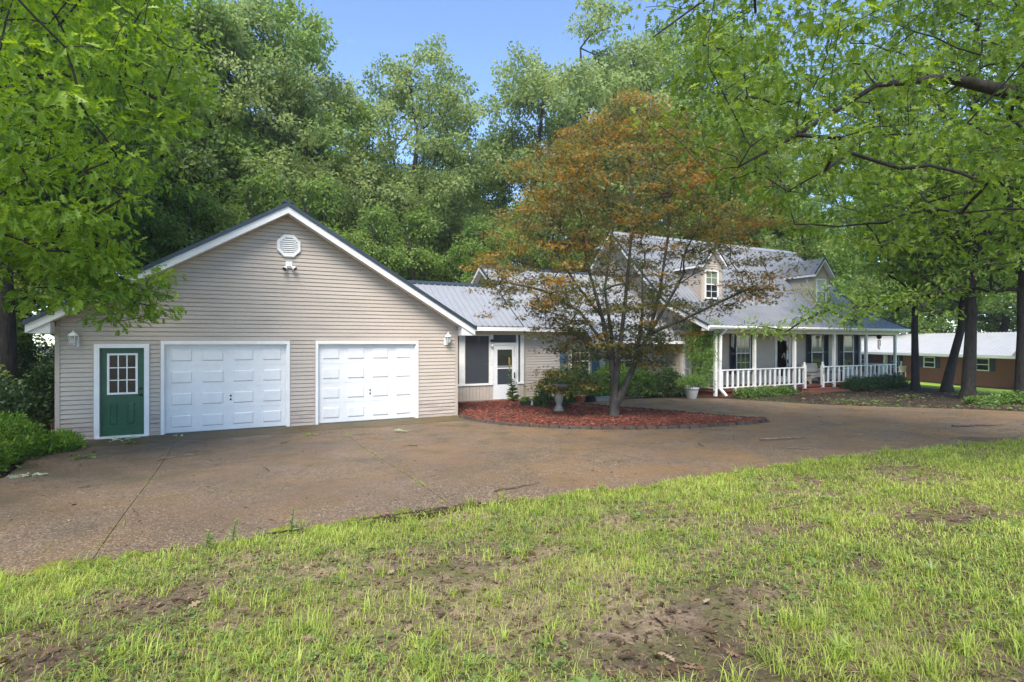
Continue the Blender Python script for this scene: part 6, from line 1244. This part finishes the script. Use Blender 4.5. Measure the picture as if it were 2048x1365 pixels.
def sprig(u, v, s, label, m='pale_sprig', n=16):
    z = float(G(u, v)) + .045; t = thing('fallen_sprig', label, 'leaf sprig', (u, v, z)); a = rng.random(n) * 6.283; rr = rng.uniform(0, .12, n) * s
    P = np.stack([u + rr * np.cos(a) * 1.6, v + rr * np.sin(a), z + rng.uniform(0, .03, n)], 1); link_mesh('leaves', leaf_mesh('leaves', T_OAKL, P, np.stack([np.cos(a), np.sin(a), rng.normal(.1, .2, n)], 1), np.tile([0, 0, 1.], (n, 1)) + rng.normal(size=(n, 3)) * .5, .14 * s * rng.uniform(.7, 1.2, n), rng.random(n), m, (u, v, z)), t); MB().tube([(u - .15 * s, v, z + .005), (u + .1 * s, v + .04, z + .01)], .004, 5).build('stem', 'twig_mat', t)
sprig(1.22, -.42, 1.2, 'pale fallen oak sprig on the apron before the green door'); sprig(7.0, -2.15, .9, 'pale fallen oak sprig on the drive before the right garage door'); sprig(.55, -3.75, 1.0, 'pale fallen sprig on the leaf litter left of the drive'); sprig(.95, -2.35, .9, 'fallen green sprig between juniper and green door', 'leaf_vine'); sprig(5.0, -1.7, .7, 'small green sprig on the drive between the garage doors', 'leaf_vine', 10); sprig(2.3, -.45, .6, 'little fallen sprig at the foot of the left garage door', 'pale_sprig', 8); sprig(1.55, -1.0, .9, 'green weedy sprig on the apron edge by the green door', 'leaf_vine', 14)
T_STRAP = (np.array([(0, -.02, 0), (0, .02, 0), (.45, -.05, .06), (.45, .05, .06), (.8, -.035, -.04), (.8, .035, -.04), (1, 0, -.22)], np.float32), [[0, 2, 3, 1], [2, 4, 5, 3], [4, 6, 5]])
def rosette(u, v, s, n, up, label, group, T=T_BROAD, w=1.0):
    z = float(Gl(u, v)); t = thing('weed_rosette', label, 'weed', (u, v, z), group); a = np.arange(n) * 2.4 + rng.random(); e = up + rng.normal(0, .12, n)
    link_mesh('leaves', leaf_mesh('leaves', T, np.stack([u + .012 * np.cos(a), v + .012 * np.sin(a), z + .012 + 0 * a], 1), np.stack([np.cos(a), np.sin(a), e], 1), np.tile([0, 0, 1.], (n, 1)), s * rng.uniform(.6, 1.1, n), rng.normal(.7, .12, n), 'weed', (u, v, z)), t); MB().lathe([(.010, z - .01), (.008, z + .02)], (u, v, 0), 6).build('crown', 'green_plastic', t)
for u, v, s, n in [(3.55, -11.9, .10, 5), (2.75, -12.25, .09, 5), (3.05, -12.05, .08, 6), (4.25, -12.3, .11, 6), (4.95, -12.75, .12, 6), (3.35, -11.2, .09, 7), (6.2, -11.6, .08, 6), (7.4, -12.2, .09, 6), (8.6, -11.5, .09, 6), (5.6, -10.6, .08, 6), (9.6, -10.9, .09, 7), (1.95, -11.1, .09, 6), (7.2, -10.4, .08, 6), (11.2, -11.2, .10, 6)]:
    rosette(u, v, s, n, .38, 'small broad-leaved weed growing in the lawn', 'broad-leaved weeds in the lawn')
for u, v, s, n in [(4.62, -12.95, .15, 11), (6.35, -13.05, .15, 12), (7.9, -12.75, .14, 10)]:
    rosette(u, v, s, n, 1.1, 'rosette of narrow strap leaves standing in the lawn', 'strap-leaved rosettes in the lawn', T_STRAP)
def upright_weed(u, v, h, label):
    z = float(Gl(u, v)); t = thing('upright_weed', label, 'weed', (u, v, z)); pts = [(u, v, z), (u + .01, v, z + h * .5), (u + .03, v + .01, z + h)]; MB().tube(pts, [.005, .004, .002], 5).build('stem', 'green_plastic', t)
    n = 26; q = rng.random(n); a = rng.random(n) * 6.283; P = np.stack([u + .03 * q, v + 0 * q, z + h * (.1 + .9 * q)], 1); link_mesh('leaves', leaf_mesh('leaves', T_LANCE, P, np.stack([np.cos(a), np.sin(a), .3 + 0 * a], 1), np.tile([0, 0, 1.], (n, 1)) + rng.normal(size=(n, 3)) * .3, .09 * (1.1 - .5 * q), rng.normal(.75, .15, n), 'weed', (u, v, z)), t)
upright_weed(3.42, -8.98, .24, 'upright leafy weed at the mossy drive edge'); upright_weed(3.95, -8.9, .28, 'taller thin weed at the mossy drive edge'); upright_weed(3.2, -9.05, .17, 'short leafy weed at the mossy drive edge')
# ------------------------------------------------------------------ thin damp haze in the air
hz_ = MB().box(-262, 322, -122, 322, -3.2, 34.0); hm = bpy.data.materials.new('haze_air'); hm.use_nodes = True; n, l = nodes_of(hm); n.clear()
o = n.new("ShaderNodeOutputMaterial"); pv_ = n.new("ShaderNodeVolumePrincipled"); pv_.inputs["Color"].default_value = (.93, .96, 1, 1); pv_.inputs["Density"].default_value = .0006; pv_.inputs["Anisotropy"].default_value = .2; l.new(pv_.outputs[0], o.inputs["Volume"]); MATS['haze_air'] = hm
tag(hz_.build('haze', 'haze_air'), 'thin pale haze in the air around the place', 'haze', kind='stuff')
